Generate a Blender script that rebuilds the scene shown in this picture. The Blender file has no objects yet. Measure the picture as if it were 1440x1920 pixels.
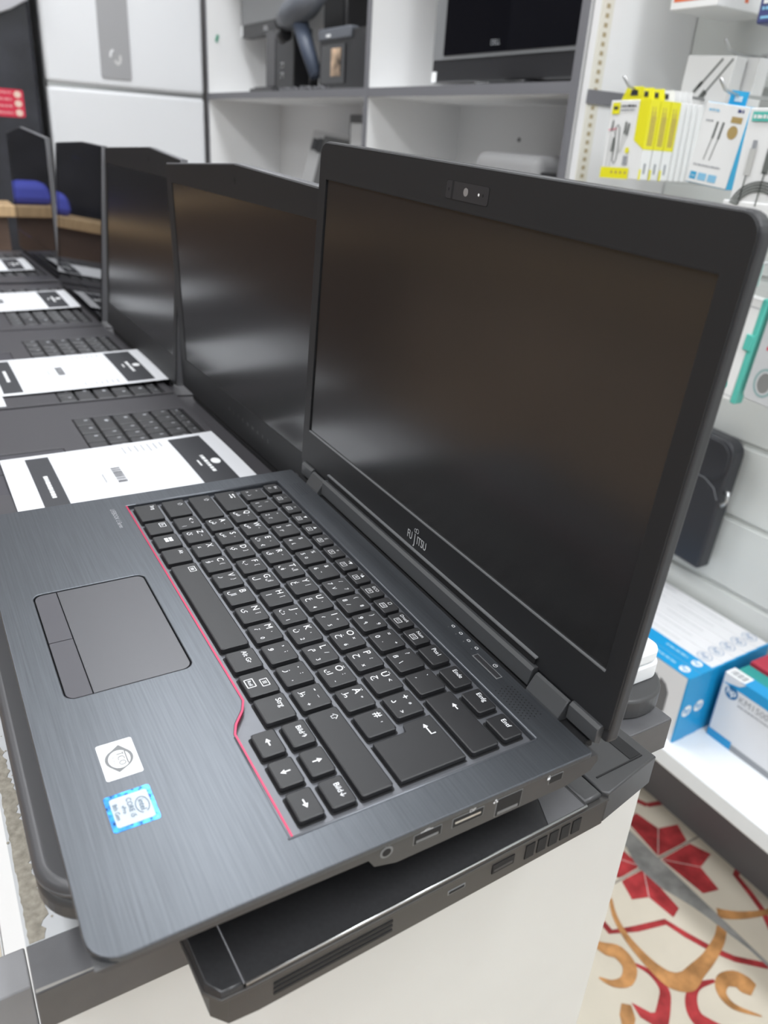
import bpy, bmesh, math, random
from mathutils import Matrix, Vector
random.seed(7)
SC = bpy.context.scene
COL = SC.collection

# ------------------------------------------------------------------ camera
cam_d = bpy.data.cameras.new('camera'); cam = bpy.data.objects.new('camera', cam_d); COL.objects.link(cam)
cam.matrix_world = Matrix(((0.5048704581, -0.4003998612, 0.7647652199, 0.49166907),
                           (0.8608833742, 0.1687050086, -0.4800192039, -0.19091061),
                           (0.0631318977, 0.9007211784, 0.4297856702, 0.23549036),
                           (0, 0, 0, 1)))
cam_d.sensor_fit = 'VERTICAL'; cam_d.sensor_height = 36; cam_d.sensor_width = 27
cam_d.lens = 1461.1 * 36 / 1920
cam_d.clip_start = 0.01; cam_d.clip_end = 30
cam_d.dof.use_dof = True; cam_d.dof.focus_distance = 0.43; cam_d.dof.aperture_fstop = 10.0
SC.camera = cam
# ------------------------------------------------------------------ colour, world
SC.view_settings.view_transform = 'Standard'; SC.view_settings.look = 'None'
SC.view_settings.gamma = 1.0; SC.view_settings.use_curve_mapping = False
SC.view_settings.exposure = 0.0
world = bpy.data.worlds.new('world'); SC.world = world; world.use_nodes = True
world.node_tree.nodes['Background'].inputs[0].default_value = (0.8, 0.86, 1.0, 1)
world.node_tree.nodes['Background'].inputs[1].default_value = 0.25
CEIL = 1.75; FLOOR = -0.95
# ceiling lamps: (x, y, size_x, size_y, watts)
LAMPS = [(0.1, -0.75, 1.2, 0.3, 11.5), (-1.6, -0.75, 1.2, 0.3, 14), (1.0, 0.45, 1.2, 0.3, 20),
         (-1.2, 0.35, 1.2, 0.3, 19), (-0.1, -2.2, 1.2, 0.3, 12), (-2.6, -2.2, 1.2, 0.3, 12), (1.15, -0.9, 1.0, 0.3, 18)]  # last lamp is an added, unseen one that brightens the counter's end panel
LAMP_COL = (0.93, 0.965, 1.0)
for i, (x, y, sx, sy, w) in enumerate(LAMPS):
    ld = bpy.data.lights.new('ceiling_lamp_light', 'AREA'); ld.shape = 'RECTANGLE'; ld.size = sx; ld.size_y = sy
    ld.energy = w; ld.color = LAMP_COL
    lo = bpy.data.objects.new('ceiling_lamp_light', ld); COL.objects.link(lo); lo.location = (x, y, CEIL - 0.05)

# ------------------------------------------------------------------ materials
MATS = {}
def mat(name, col, rough=0.5, metal=0.0, spec=0.5, aniso=0, noise=None, bump=None, coat=0, emit=None):
    """noise=(scale, amount, (stretch xyz)) varies the colour; bump=(scale, strength, (stretch))"""
    if name in MATS: return MATS[name]
    m = bpy.data.materials.new(name); m.use_nodes = True; nt = m.node_tree; b = nt.nodes['Principled BSDF']
    b.inputs['Base Color'].default_value = (*col, 1); b.inputs['Roughness'].default_value = rough
    b.inputs['Metallic'].default_value = metal; b.inputs['Specular IOR Level'].default_value = spec
    if coat: b.inputs['Coat Weight'].default_value = coat; b.inputs['Coat Roughness'].default_value = 0.08
    if aniso: b.inputs['Anisotropic'].default_value = aniso
    if emit: b.inputs['Emission Color'].default_value = (*col, 1); b.inputs['Emission Strength'].default_value = emit
    tc = nt.nodes.new('ShaderNodeTexCoord')
    def noi(scale, st, detail=3):
        mp = nt.nodes.new('ShaderNodeMapping'); mp.inputs['Scale'].default_value = st
        nt.links.new(tc.outputs['Object'], mp.inputs['Vector'])
        n = nt.nodes.new('ShaderNodeTexNoise'); n.inputs['Scale'].default_value = scale; n.inputs['Detail'].default_value = detail
        nt.links.new(mp.outputs[0], n.inputs['Vector']); return n
    if noise:
        n = noi(noise[0], noise[2] if len(noise) > 2 else (1, 1, 1))
        r = nt.nodes.new('ShaderNodeValToRGB'); a = noise[1]
        r.color_ramp.elements[0].position = 0.3; r.color_ramp.elements[1].position = 0.7
        r.color_ramp.elements[0].color = (*[max(0, c * (1 - a)) for c in col], 1)
        r.color_ramp.elements[1].color = (*[min(1, c * (1 + a)) for c in col], 1)
        nt.links.new(n.outputs['Fac'], r.inputs[0]); nt.links.new(r.outputs[0], b.inputs['Base Color'])
    if bump:
        n = noi(bump[0], bump[2] if len(bump) > 2 else (1, 1, 1))
        bp = nt.nodes.new('ShaderNodeBump'); bp.inputs['Strength'].default_value = bump[1]; bp.inputs['Distance'].default_value = 0.0005
        nt.links.new(n.outputs['Fac'], bp.inputs['Height']); nt.links.new(bp.outputs[0], b.inputs['Normal'])
    MATS[name] = m; return m

brushed = mat('brushed_metal', (0.105, 0.113, 0.126), 0.38, 0.8, noise=(900, 0.10, (0.025, 1, 1)), bump=(900, 0.07, (0.02, 1, 1)))
tray_m = mat('keyboard_tray_metal', (0.15, 0.155, 0.17), 0.42, 0.6, bump=(2500, 0.1))
key_m = mat('key_black', (0.013, 0.013, 0.0145), 0.42, 0, 0.5, bump=(3000, 0.08))
legend_m = mat('legend_white', (0.82, 0.83, 0.85), 0.5)
red_m = mat('red_trim', (0.42, 0.02, 0.075), 0.35, 0.3)
pad_m = mat('touchpad_grey', (0.085, 0.085, 0.093), 0.38, 0.3)
padb_m = mat('touchpad_button_grey', (0.066, 0.064, 0.074), 0.45, 0.2)
black_m = mat('black_gap', (0.004, 0.004, 0.005), 0.7)
plast_m = mat('dark_plastic', (0.028, 0.028, 0.031), 0.42, 0, 0.5, bump=(1800, 0.1))
bezel_m = mat('bezel_plastic', (0.016, 0.0165, 0.018), 0.48, 0, 0.38, bump=(2500, 0.12))
screen_m = mat('matte_screen', (0.0115, 0.0115, 0.0120), 0.20, 0, 1.0)
gloss_m = mat('glossy_screen', (0.006, 0.006, 0.008), 0.03, 0, 0.6)
edge_m = mat('bezel_edge_grey', (0.16, 0.165, 0.17), 0.35)
side_m = mat('laptop_side', (0.07, 0.07, 0.072), 0.4, 0.4)
steel_m = mat('steel', (0.6, 0.61, 0.62), 0.25, 1.0)
hinge_m = mat('hinge_plastic', (0.055, 0.057, 0.06), 0.38)
white_m = mat('white_print', (0.86, 0.87, 0.88), 0.5)
paper_m = mat('paper_white', (0.68, 0.69, 0.72), 0.7)
ink_m = mat('ink_dark', (0.035, 0.036, 0.042), 0.55)
inkg_m = mat('ink_grey', (0.30, 0.31, 0.33), 0.6)
grey_m = mat('label_grey', (0.10, 0.105, 0.11), 0.5)
lam_w = mat('laminate_white', (0.74, 0.735, 0.71), 0.38, noise=(6, 0.03), bump=(40, 0.05))
lam_g = mat('laminate_grey', (0.12, 0.12, 0.127), 0.45, noise=(60, 0.10))
lam_side = mat('laminate_edge_grey', (0.095, 0.09, 0.088), 0.5, noise=(50, 0.08))
shelf_g = mat('shelf_grey', (0.17, 0.17, 0.185), 0.5)
shelf_w = mat('shelf_white', (0.80, 0.80, 0.80), 0.5)
slat_m = mat('slat_white', (0.68, 0.70, 0.68), 0.4)
alu_m = mat('aluminium', (0.55, 0.56, 0.56), 0.3, 0.9)

# ------------------------------------------------------------------ mesh builder
def link(name, me, parent=None):
    o = bpy.data.objects.new(name, me); COL.objects.link(o)
    if parent: o.parent = parent
    return o
def tag(o, label=None, cat=None, group=None, kind=None):
    if label: o['label'] = label
    if cat: o['category'] = cat
    if group: o['group'] = group
    if kind: o['kind'] = kind
    return o
def empty(name, loc, label, cat, group=None, rot=(0, 0, 0)):
    o = bpy.data.objects.new(name, None); COL.objects.link(o); o.location = loc; o.rotation_euler = rot
    o.empty_display_size = 0.02
    return tag(o, label, cat, group)

FONT_CACHE = {}
def glyphs(s):
    if s in FONT_CACHE: return FONT_CACHE[s]
    c = bpy.data.curves.new('t', 'FONT'); c.body = s; c.size = 1.0; c.align_x = 'LEFT'; c.resolution_u = 3
    o = bpy.data.objects.new('t', c); COL.objects.link(o)
    bpy.context.view_layer.update()
    me = bpy.data.meshes.new_from_object(o)
    vs = [v.co.copy() for v in me.vertices]; fs = [tuple(p.vertices) for p in me.polygons]
    bpy.data.objects.remove(o); bpy.data.curves.remove(c); bpy.data.meshes.remove(me)
    FONT_CACHE[s] = (vs, fs); return FONT_CACHE[s]

class MB:
    def __init__(self): self.bm = bmesh.new(); self.mats = []; self.T = Matrix.Identity(4)
    def mi(self, m):
        if m not in self.mats: self.mats.append(m)
        return self.mats.index(m)
    def faces(self, fs, m, smooth=False):
        i = self.mi(m)
        for f in fs: f.material_index = i; f.smooth = smooth
    def box(self, a, b, m, bev=0, seg=2, T=None):
        a = Vector(a); b = Vector(b); c = (a + b) / 2; s = b - a
        M = (T or self.T) @ Matrix.Translation(c) @ Matrix.Diagonal((*[max(abs(v), 1e-6) for v in s], 1))
        r = bmesh.ops.create_cube(self.bm, size=1, matrix=M)
        vs = r['verts']; fs = {f for v in vs for f in v.link_faces}
        self.faces(fs, m)
        if bev > 0:
            es = list({e for v in vs for e in v.link_edges})
            q = bmesh.ops.bevel(self.bm, geom=es, offset=min(bev, min(abs(v) for v in s) * 0.45), segments=seg, affect='EDGES', profile=0.5)
            self.faces(q['faces'], m, True)
        return self
    def poly(self, pts, m, T=None, smooth=False):
        T = T or self.T
        vs = [self.bm.verts.new(T @ Vector(p)) for p in pts]
        f = self.bm.faces.new(vs); self.faces([f], m, smooth); return self
    def prism(self, pts, axis, a, b, m, bev=0, top=None, seg=2, cap=None):
        """2D polygon extruded along axis ('x': pts=(y,z); 'y': (x,z); 'z': (x,y)); top = optional other polygon at b"""
        def p3(p, t):
            return {'x': (t, p[0], p[1]), 'y': (p[0], t, p[1]), 'z': (p[0], p[1], t)}[axis]
        top = top or pts
        lo = [self.bm.verts.new(self.T @ Vector(p3(p, a))) for p in pts]
        hi = [self.bm.verts.new(self.T @ Vector(p3(p, b))) for p in top]
        n = len(pts); fs = []
        fs.append(self.bm.faces.new(lo[::-1])); fs.append(self.bm.faces.new(hi))
        for i in range(n): fs.append(self.bm.faces.new((lo[i], lo[(i + 1) % n], hi[(i + 1) % n], hi[i])))
        self.faces(fs, m)
        bmesh.ops.recalc_face_normals(self.bm, faces=fs)
        if bev > 0:
            es = list(fs[0].edges) + list(fs[1].edges)
            q = bmesh.ops.bevel(self.bm, geom=es, offset=bev, segments=seg, affect='EDGES', profile=0.5)
            self.faces(q['faces'], m, True)
        return self
    def cyl(self, p0, p1, r, m, n=24, r2=None):
        p0 = Vector(p0); p1 = Vector(p1); d = p1 - p0
        M = self.T @ Matrix.Translation((p0 + p1) / 2) @ d.to_track_quat('Z', 'Y').to_matrix().to_4x4()
        r_ = bmesh.ops.create_cone(self.bm, cap_ends=True, segments=n, radius1=r, radius2=r if r2 is None else r2, depth=d.length, matrix=M)
        fs = {f for v in r_['verts'] for f in v.link_faces}
        i = self.mi(m)
        for f in fs: f.material_index = i; f.smooth = len(f.verts) == 4
        return self
    def ring(self, c, rx, ry, w, z, m, n=36, a0=0, a1=360, rot=0):
        """flat ring on an xy plane (local)"""
        P = []
        cr, sr = math.cos(math.radians(rot)), math.sin(math.radians(rot))
        for k in range(n + 1):
            t = math.radians(a0 + (a1 - a0) * k / n)
            for q in (0, 1):
                x = (rx - w * q) * math.cos(t); y = (ry - w * q) * math.sin(t)
                P.append(self.bm.verts.new(self.T @ Vector((c[0] + x * cr - y * sr, c[1] + x * sr + y * cr, z))))
        for k in range(n): self.faces([self.bm.faces.new((P[2 * k], P[2 * k + 2], P[2 * k + 3], P[2 * k + 1]))], m)
        return self
    def disc(self, c, rx, ry, z, m, n=28):
        return self.poly([(c[0] + rx * math.cos(2 * math.pi * k / n), c[1] + ry * math.sin(2 * math.pi * k / n), z) for k in range(n)], m)
    def tube(self, pts, r, m, n=10):
        pts = [Vector(p) for p in pts]; rings = []
        for i, p in enumerate(pts):
            d = (pts[min(i + 1, len(pts) - 1)] - pts[max(i - 1, 0)]).normalized()
            q = d.to_track_quat('Z', 'Y')
            rr = r[i] if isinstance(r, (list, tuple)) else r
            rings.append([self.bm.verts.new(self.T @ (p + q @ Vector((rr * math.cos(2 * math.pi * k / n), rr * math.sin(2 * math.pi * k / n), 0)))) for k in range(n)])
        fs = []
        for a, b in zip(rings, rings[1:]):
            for k in range(n): fs.append(self.bm.faces.new((a[k], a[(k + 1) % n], b[(k + 1) % n], b[k])))
        fs.append(self.bm.faces.new(rings[0][::-1])); fs.append(self.bm.faces.new(rings[-1]))
        self.faces(fs, m, True); bmesh.ops.recalc_face_normals(self.bm, faces=fs); return self
    def ribbon(self, pts, ws, z, m, smooth=False):
        """flat ribbon on local xy"""
        P = []
        if smooth:
            if not isinstance(ws, (list, tuple)): ws = [ws] * len(pts)
            Q, W_ = [], []
            for i in range(len(pts) - 1):
                p0, p1, p2, p3 = [Vector(pts[max(0, min(len(pts) - 1, i + k))]) for k in (-1, 0, 1, 2)]
                for k in range(5):
                    u = k / 5; Q.append(0.5 * (2 * p1 + (p2 - p0) * u + (2 * p0 - 5 * p1 + 4 * p2 - p3) * u * u + (3 * p1 - p0 - 3 * p2 + p3) * u ** 3)); W_.append(ws[i] + (ws[i + 1] - ws[i]) * u)
            Q.append(Vector(pts[-1])); W_.append(ws[-1]); pts, ws = Q, W_
        for i, p in enumerate(pts):
            a = Vector(pts[max(i - 1, 0)]); b = Vector(pts[min(i + 1, len(pts) - 1)])
            d = (b - a).normalized(); nrm = Vector((-d.y, d.x)); w = ws[i] if isinstance(ws, (list, tuple)) else ws
            q = Vector(p)
            P.append((self.bm.verts.new(self.T @ Vector((*(q + nrm * w / 2), z))), self.bm.verts.new(self.T @ Vector((*(q - nrm * w / 2), z)))))
        for a, b in zip(P, P[1:]): self.faces([self.bm.faces.new((a[1], b[1], b[0], a[0]))], m)
        return self
    def text(self, s, x, y, size, m, z=0, T=None, center=True, rot=0, sx=1.0, bold=0):
        vs, fs = glyphs(s)
        if not vs: return self
        x0 = min(v.x for v in vs); x1 = max(v.x for v in vs); y0 = min(v.y for v in vs); y1 = max(v.y for v in vs)
        cx, cy = ((x0 + x1) / 2, (y0 + y1) / 2) if center else (0, 0)
        M = (T or self.T) @ Matrix.Translation((x, y, z)) @ Matrix.Rotation(math.radians(rot), 4, 'Z') @ Matrix.Diagonal((size * sx, size, 1, 1))
        for off in ([0] if not bold else [-bold, bold]):
            nv = [self.bm.verts.new(M @ Vector((v.x - cx + off, v.y - cy, 0.00002 if off > 0 else 0))) for v in vs]
            fl = []
            for f in fs:
                try: fl.append(self.bm.faces.new([nv[k] for k in f]))
                except ValueError: pass
            self.faces(fl, m)
        return self
    def mesh(self, name, smooth=False):
        me = bpy.data.meshes.new(name); self.bm.to_mesh(me); self.bm.free()
        for m in self.mats: me.materials.append(m)
        return me
    def build(self, name, parent=None): return link(name, self.mesh(name), parent)

def rrect(x0, y0, x1, y1, r, n=6):
    out = []
    rs = r if isinstance(r, (list, tuple)) else (r,) * 4      # bl, br, tr, tl
    for (cx, cy, a, rr) in ((x0, y0, 180, rs[0]), (x1, y0, 270, rs[1]), (x1, y1, 0, rs[2]), (x0, y1, 90, rs[3])):
        ox = cx + (rr if cx == x0 else -rr); oy = cy + (rr if cy == y0 else -rr)
        if rr < 1e-6: out.append((cx, cy)); continue
        for k in range(n + 1):
            t = math.radians(a + 90 * k / n); out.append((ox + rr * math.cos(t), oy + rr * math.sin(t)))
    return out

def plate(outer, holes, z0, z1, bevel, m, T=None):
    """flat plate with holes (filled 2D curve, extruded and bevelled) -> (verts, faces)"""
    c = bpy.data.curves.new('p', 'CURVE'); c.dimensions = '2D'; c.fill_mode = 'BOTH'
    for loop in [outer] + holes:
        s = c.splines.new('POLY'); s.points.add(len(loop) - 1)
        for p, q in zip(s.points, loop): p.co = (q[0], q[1], 0, 1)
        s.use_cyclic_u = True
    c.extrude = (z1 - z0) / 2 - bevel; c.bevel_depth = bevel; c.bevel_resolution = 2; c.offset = -bevel
    o = bpy.data.objects.new('p', c); COL.objects.link(o); bpy.context.view_layer.update()
    me = bpy.data.meshes.new_from_object(o); bpy.data.objects.remove(o); bpy.data.curves.remove(c)
    me.transform((T or Matrix.Identity(4)) @ Matrix.Translation((0, 0, (z0 + z1) / 2)))
    me.materials.clear(); me.materials.append(m)
    for p in me.polygons: p.use_smooth = False; p.material_index = 0
    return me

def scribble(mb, x, y, length, h, z, m, T=None, rows=1, seed=1, vert=False):
    """a line of print too small to read: short dark strokes of uneven length"""
    r = random.Random(seed); t = 0
    T = T or mb.T
    while t < length:
        w = min(r.uniform(0.6, 2.2) * h, length - t)
        if vert: mb.poly([(x, y + t, z), (x + h, y + t, z), (x + h, y + t + w, z), (x, y + t + w, z)], m, T)
        else: mb.poly([(x + t, y, z), (x + t + w, y, z), (x + t + w, y + h * r.uniform(0.6, 1), z), (x + t, y + h, z)], m, T)
        t += w + h * 0.35

# ================================================================== THE ROOM
def bm_obj(name, kind='structure', **k):
    pass
# --- floor of printed tiles
def tile_mat():
    m = mat('tile_cream', (0.72, 0.66, 0.55), 0.28, noise=(9, 0.05), coat=0)
    return m
cream = tile_mat()
tred = mat('tile_red', (0.42, 0.045, 0.05), 0.3, noise=(45, 0.35)); tgold = mat('tile_gold', (0.52, 0.26, 0.10), 0.3, noise=(35, 0.35))
grout = mat('grout', (0.33, 0.29, 0.25), 0.8); mortar = mat('mortar_grey', (0.30, 0.30, 0.29), 0.9, noise=(30, 0.3))
tline = mat('tile_white_line', (0.75, 0.62, 0.58), 0.5)
OX, OY, TS = -0.108, 0.847, 0.40
fb = MB()
fb.box((-3.4, -3.2, FLOOR - 0.05), (1.8, 1.35, FLOOR), cream)
zf = FLOOR + 0.0006
for i in range(-8, 5): fb.box((OX + TS * i - 0.002, -3.2, FLOOR - 0.002), (OX + TS * i + 0.002, 1.3, FLOOR + 0.0003), grout)
for i in range(-10, 2): fb.box((-3.4, OY + TS * i - 0.002, FLOOR - 0.002), (1.8, OY + TS * i + 0.002, FLOOR + 0.0003), grout)
PET = [(0.004, 0.004), (0.003, 0.068), (0.004, 0.084), (0.04, 0.1), (0.051, 0.057), (0.1, 0.047), (0.092, 0.014)]
def motif():
    z = zf
    for sx, sy in ((1, 1), (-1, 1), (1, -1), (-1, -1)):
        dy = -0.040 if sy < 0 else 0; k = 0.72 if sy < 0 else 1.0
        pts = [(sx * a, sy * b * k + dy, z) for a, b in PET]
        fb.poly(pts if sx * sy < 0 else pts[::-1], tred)
        fb.ribbon([(sx * 0.004, sy * 0.004 + dy), (sx * 0.051, sy * 0.057 * k + dy)], 0.0013, z + 0.0003, tline)
    red = lambda p, w_: fb.ribbon(p, w_, z, tred)
    redc = lambda p, w_: fb.ribbon(p, w_, z + 0.00015, tred, True)
    red([(-0.104, 0.083), (-0.085, 0.151), (-0.053, 0.201), (-0.009, 0.231), (0.026, 0.212), (0.063, 0.177), (0.074, 0.154), (0.094, 0.102), (0.134, 0.092), (0.165, 0.082), (0.2, 0.06), (0.3, 0.0)], 0.011)
    red([(-0.06, -0.19), (0.068, -0.193), (0.085, -0.148), (0.099, -0.093), (0.133, -0.081), (0.172, -0.063), (0.202, -0.043), (0.237, -0.004)], 0.0115)
    red([(-0.06, -0.19), (-0.10, -0.16), (-0.11, -0.10), (-0.17, -0.08), (-0.21, -0.03), (-0.2, 0.03), (-0.15, 0.06), (-0.104, 0.083)], 0.0115)
    gz = z + 0.0003
    fb.ribbon([(-0.20, 0.12), (-0.143, 0.16), (-0.096, 0.164), (-0.05, 0.153), (-0.011, 0.132)], [.006, .009, .012, .019, .026], gz, tgold, True)
    fb.ribbon([(-0.001, 0.136), (0.033, 0.163), (0.07, 0.175), (0.11, 0.175), (0.2, 0.14)], [.026, .016, .012, .009, .006], gz, tgold, True)
    fb.ribbon([(0.02, -0.145), (0.049, -0.164), (0.083, -0.175), (0.116, -0.178), (0.149, -0.176), (0.176, -0.168), (0.190, -0.148), (0.186, -0.118), (0.18, -0.080), (0.167, -0.038), (0.153, -0.013)], [.006, .009, .011, .015, .020, .030, .034, .026, .021, .018, .016], gz, tgold, True)
    fb.ribbon([(0.130, 0.004), (0.142, 0.018), (0.157, 0.045), (0.172, 0.088), (0.178, 0.14)], [.020, .018, .014, .010, .008], gz, tgold, True)
    fb.ribbon([(0.072, -0.232), (0.088, -0.222), (0.102, -0.209), (0.128, -0.211), (0.143, -0.233), (0.136, -0.256), (0.118, -0.269)], [.012, .024, .026, .024, .020, .012, .003], gz, tgold, True)
    fb.ribbon([(0.252, -0.062), (0.240, -0.066), (0.226, -0.072), (0.218, -0.093), (0.230, -0.112), (0.254, -0.113), (0.285, -0.087)], [.024, .034, .030, .022, .015, .011, .002], gz, tgold, True)
    redc([(0.127, -0.201), (0.153, -0.188), (0.182, -0.190), (0.201, -0.212), (0.222, -0.245), (0.25, -0.28)], [.004, .010, .016, .020, .024, .020])
    fb.poly([(0.172, -0.253, z + .0004), (0.195, -0.258, z + .0004), (0.222, -0.245, z + .0004), (0.206, -0.220, z + .0004), (0.198, -0.238, z + .0004)], tred)
    redc([(0.211, -0.105), (0.204, -0.138), (0.212, -0.162), (0.231, -0.178), (0.252, -0.176), (0.29, -0.150)], [.005, .012, .018, .022, .026, .022])
    fb.ribbon([(0.17, -0.262), (0.185, -0.275), (0.20, -0.290)], [.014, .024, .014], gz, tgold, True)
for i in range(-4, 3):
    for j in range(-5, 1):
        fb.T = Matrix.Translation((OX + 0.8 * i, OY + 0.8 * j, 0)) if (i, j) != (9, 9) else fb.T
        if -3.1 < OX + .8 * i < 1.5: motif()
fb.T = Matrix.Identity(4)
mo = [(-0.30, -0.0), (-0.10, -0.028), (-0.046, -0.035), (-0.02, -0.046), (-0.001, -0.050), (0.044, -0.047), (0.061, -0.040), (0.099, -0.026), (0.133, -0.018), (0.165, -0.013), (0.2, -0.006), (0.3, -0.003), (0.5, -0.003), (0.5, 0.0), (0.0, 0.0)]
fb.prism([(OX + a, OY + b) for a, b in mo], 'z', FLOOR, FLOOR + 0.0016, mortar)
tag(fb.build('floor'), kind='structure')

# --- walls and ceiling
wall_m = mat('wall_paint', (0.70, 0.71, 0.72), 0.6); ceil_m = mat('ceiling_white', (0.80, 0.80, 0.80), 0.7)
brown_m = mat('wall_brown', (0.20, 0.14, 0.105), 0.6, noise=(1.6, 0.7))
w = MB(); w.box((-3.4, -3.2, CEIL), (1.8, 1.35, CEIL + 0.05), ceil_m); tag(w.build('ceiling'), kind='structure')
w = MB(); w.box((-3.45, -3.2, FLOOR), (-3.4, 1.35, CEIL), brown_m); tag(w.build('wall_left'), kind='structure')
w = MB(); w.box((1.8, -3.2, FLOOR), (1.85, 1.35, CEIL), wall_m); tag(w.build('wall_right'), kind='structure')
w = MB(); w.box((-3.4, -3.25, FLOOR), (1.8, -3.2, CEIL), mat('wall_dark', (0.10, 0.092, 0.086), 0.6, noise=(1.2, 0.4))); tag(w.build('wall_front'), kind='structure')
w = MB(); w.box((-3.4, 1.06, FLOOR), (-0.56, 1.10, CEIL), wall_m); tag(w.build('wall_back'), kind='structure')
# slat wall, grooves with aluminium inserts
w = MB(); zs = [-0.462 + 0.1335 * k for k in range(0, 17)]
w.box((-0.548, 1.006, -0.9), (1.8, 1.03, CEIL), slat_m)
for a, b in zip([-0.70] + zs, zs + [CEIL]):
    w.box((-0.548, 1.0, a + 0.005), (1.8, 1.008, b - 0.005), slat_m, 0.0015)
for z in zs: w.box((-0.548, 1.0065, z - 0.0048), (1.8, 1.009, z + 0.0048), alu_m)
tag(w.build('wall_right_back'), kind='structure')
bpy.data.objects['wall_right_back'].name = 'wall_slatted'
# side panel between shelving and slat wall, with a perforated shelf strip
w = MB(); w.box((-0.568, 0.79, FLOOR), (-0.55, 1.03, CEIL), shelf_w)
tag(w.build('wall_side'), kind='structure')
w = MB(); w.box((-0.55, 0.785, 0.308), (-0.545, 0.895, 0.328), shelf_g, 0.0005); tag(w.build('trim_1'), kind='structure')
strip_m = mat('strip_cream', (0.72, 0.70, 0.62), 0.5); slot_m = mat('slot_ochre', (0.40, 0.33, 0.20), 0.6)
w = MB(); w.box((-0.552, 0.789, FLOOR), (-0.5485, 0.812, CEIL), strip_m)
for k in range(-20, 60):
    z = 0.0 + k * 0.0125; w.box((-0.549, 0.797, z), (-0.5480, 0.804, z + 0.006), slot_m)
tag(w.build('trim_2'), kind='structure')

# --- ceiling lamps (housing and diffuser; the lights, one of them added, are set at the top)
diff_m = mat('lamp_diffuser', (1, 1, 1), 0.5, emit=3.0)
for (x, y, sx, sy, e) in LAMPS:
    t = empty('ceiling_light', (x, y, CEIL), 'white rectangular panel light on the ceiling', 'light', 'ceiling panel lights')
    w = MB(); w.box((-sx / 2 - 0.02, -sy / 2 - 0.02, -0.03), (sx / 2 + 0.02, sy / 2 + 0.02, 0), shelf_w, 0.004); w.build('frame', t)
    w = MB(); w.box((-sx / 2, -sy / 2, -0.036), (sx / 2, sy / 2, -0.030), diff_m); w.build('diffuser', t)

# ================================================================== THE COUNTER
CT = -0.070
t = empty('display_counter', (-0.6, -0.01, FLOOR), 'long white display counter with grey end board carrying the row of laptops', 'counter')
t.location = (0, 0, 0)
chip = mat('chipped_board', (0.30, 0.275, 0.23), 0.9, noise=(300, 0.25))
ctop_m = mat('counter_top_white', (0.53, 0.54, 0.555), 0.35, bump=(30, 0.04))
w = MB(); w.box((-1.66, -0.194, CT - 0.02), (0.246, 0.166, CT), ctop_m)
r = random.Random(3)
ey = []; x = 0.2455; up = []; dn = []
while x > 0.02:
    ww = (0.0006 + 0.0040 * max(0, min(1, (x - 0.09) / 0.06))) * (0.6 + 0.7 * r.random()) + 0.003 * max(0, min(1, (x - 0.1) / 0.15)) * (0.4 + 0.6 * math.sin(x * 90) ** 2)
    up.append((x, -0.1915 + ww)); dn.append((x, -0.1930 + 0.0006 * r.random())); x -= 0.0022
w.prism(dn + up[::-1], 'z', CT, CT + 0.00025, chip)
for k in range(26):
    px = r.uniform(0.1, 0.24); py = -0.194 + abs(r.gauss(0.010, 0.006)); s = r.uniform(0.0003, 0.0008)
    w.disc((px, py), s, s, CT + 0.0003, chip, 6)
w.build('counter_top', t)
w = MB(); w.box((0.246, -0.194, CT - 0.0235), (0.268, 0.166, CT), lam_g, 0.0006)
w.box((0.2462, -0.1935, CT - 0.0225), (0.2684, 0.1655, CT - 0.0008), lam_side)
w.poly([(0.268, -0.13, CT + .0001), (0.268, -0.1935, CT + .0001), (0.2665, -0.1935, CT + .0001), (0.2672, -0.17, CT + .0001), (0.2666, -0.155, CT + .0001)], mat('scuff', (0.30, 0.29, 0.27), .6))
w.build('end_board', t)
w = MB(); w.box((0.230, -0.193, FLOOR), (0.2475, 0.186, CT - 0.0235), lam_w, 0.0006)
w.build('end_panel', t)
w = MB(); w.box((-1.66, -0.170, FLOOR), (0.229, 0.16, CT - 0.021), lam_w); w.build('cabinet_body', t)
w = MB(); w.box((-1.66, -0.1935, CT - 0.022), (0.245, -0.188, CT - 0.0005), lam_g); w.build('edge_band', t)
t2 = empty('drawer_unit', (0, 0, 0), 'low white drawer unit against the front of the display counter, beyond its side board', 'cabinet')
w = MB(); w.box((-1.66, -0.2125, FLOOR + 0.02), (0.215, -0.1950, -0.36), shelf_w, 0.001)
w.box((-1.66, -0.2145, FLOOR + 0.02), (0.215, -0.2128, -0.361), alu_m, 0.0003); w.build('front_rail', t2)
w = MB(); w.box((-1.66, -0.1945, -0.9), (0.215, -0.171, -0.37), shelf_w); w.build('carcass', t2)
t3 = empty('side_board', (0.235, -0.36, FLOOR), 'plain grey upright board projecting from the front left corner of the white counter', 'board')
w = MB(); w.box((-0.012, -0.16, 0), (0.0085, 0.165, 0.852), mat('board_grey', (0.24, 0.24, 0.25), 0.5, noise=(40, .04)), 0.0008); w.build('panel', t3)

# ================================================================== MAIN LAPTOP (local frame: x right, y back, z up, z = 0 at deck)
TILT = math.atan(0.032)
LAP = empty('laptop', (0, 0, 0), 'open dark grey laptop in the foreground, FUJITSU on its bezel, red trim along the keyboard', 'laptop', rot=(0, TILT, 0))
XL, XR, YF, YB = -0.0212, 0.3122, -0.1768, 0.0435
padr = rrect(0.0845, -0.1595, 0.1788, -0.0993, 0.005)
wellp = [(-0.0045, -0.0868), (0.2125, -0.0868), (0.2185, -0.0895), (0.226, -0.0955), (0.232, -0.0982), (0.2935, -0.0982), (0.2935, 0.0245), (-0.0045, 0.0245)]
me = plate(rrect(XL, YF, XR, YB, (0.012, 0.012, 0.002, 0.002)), [padr, wellp], -0.0030, 0.0, 0.0006, brushed)
link('palm_rest', me, LAP)
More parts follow.
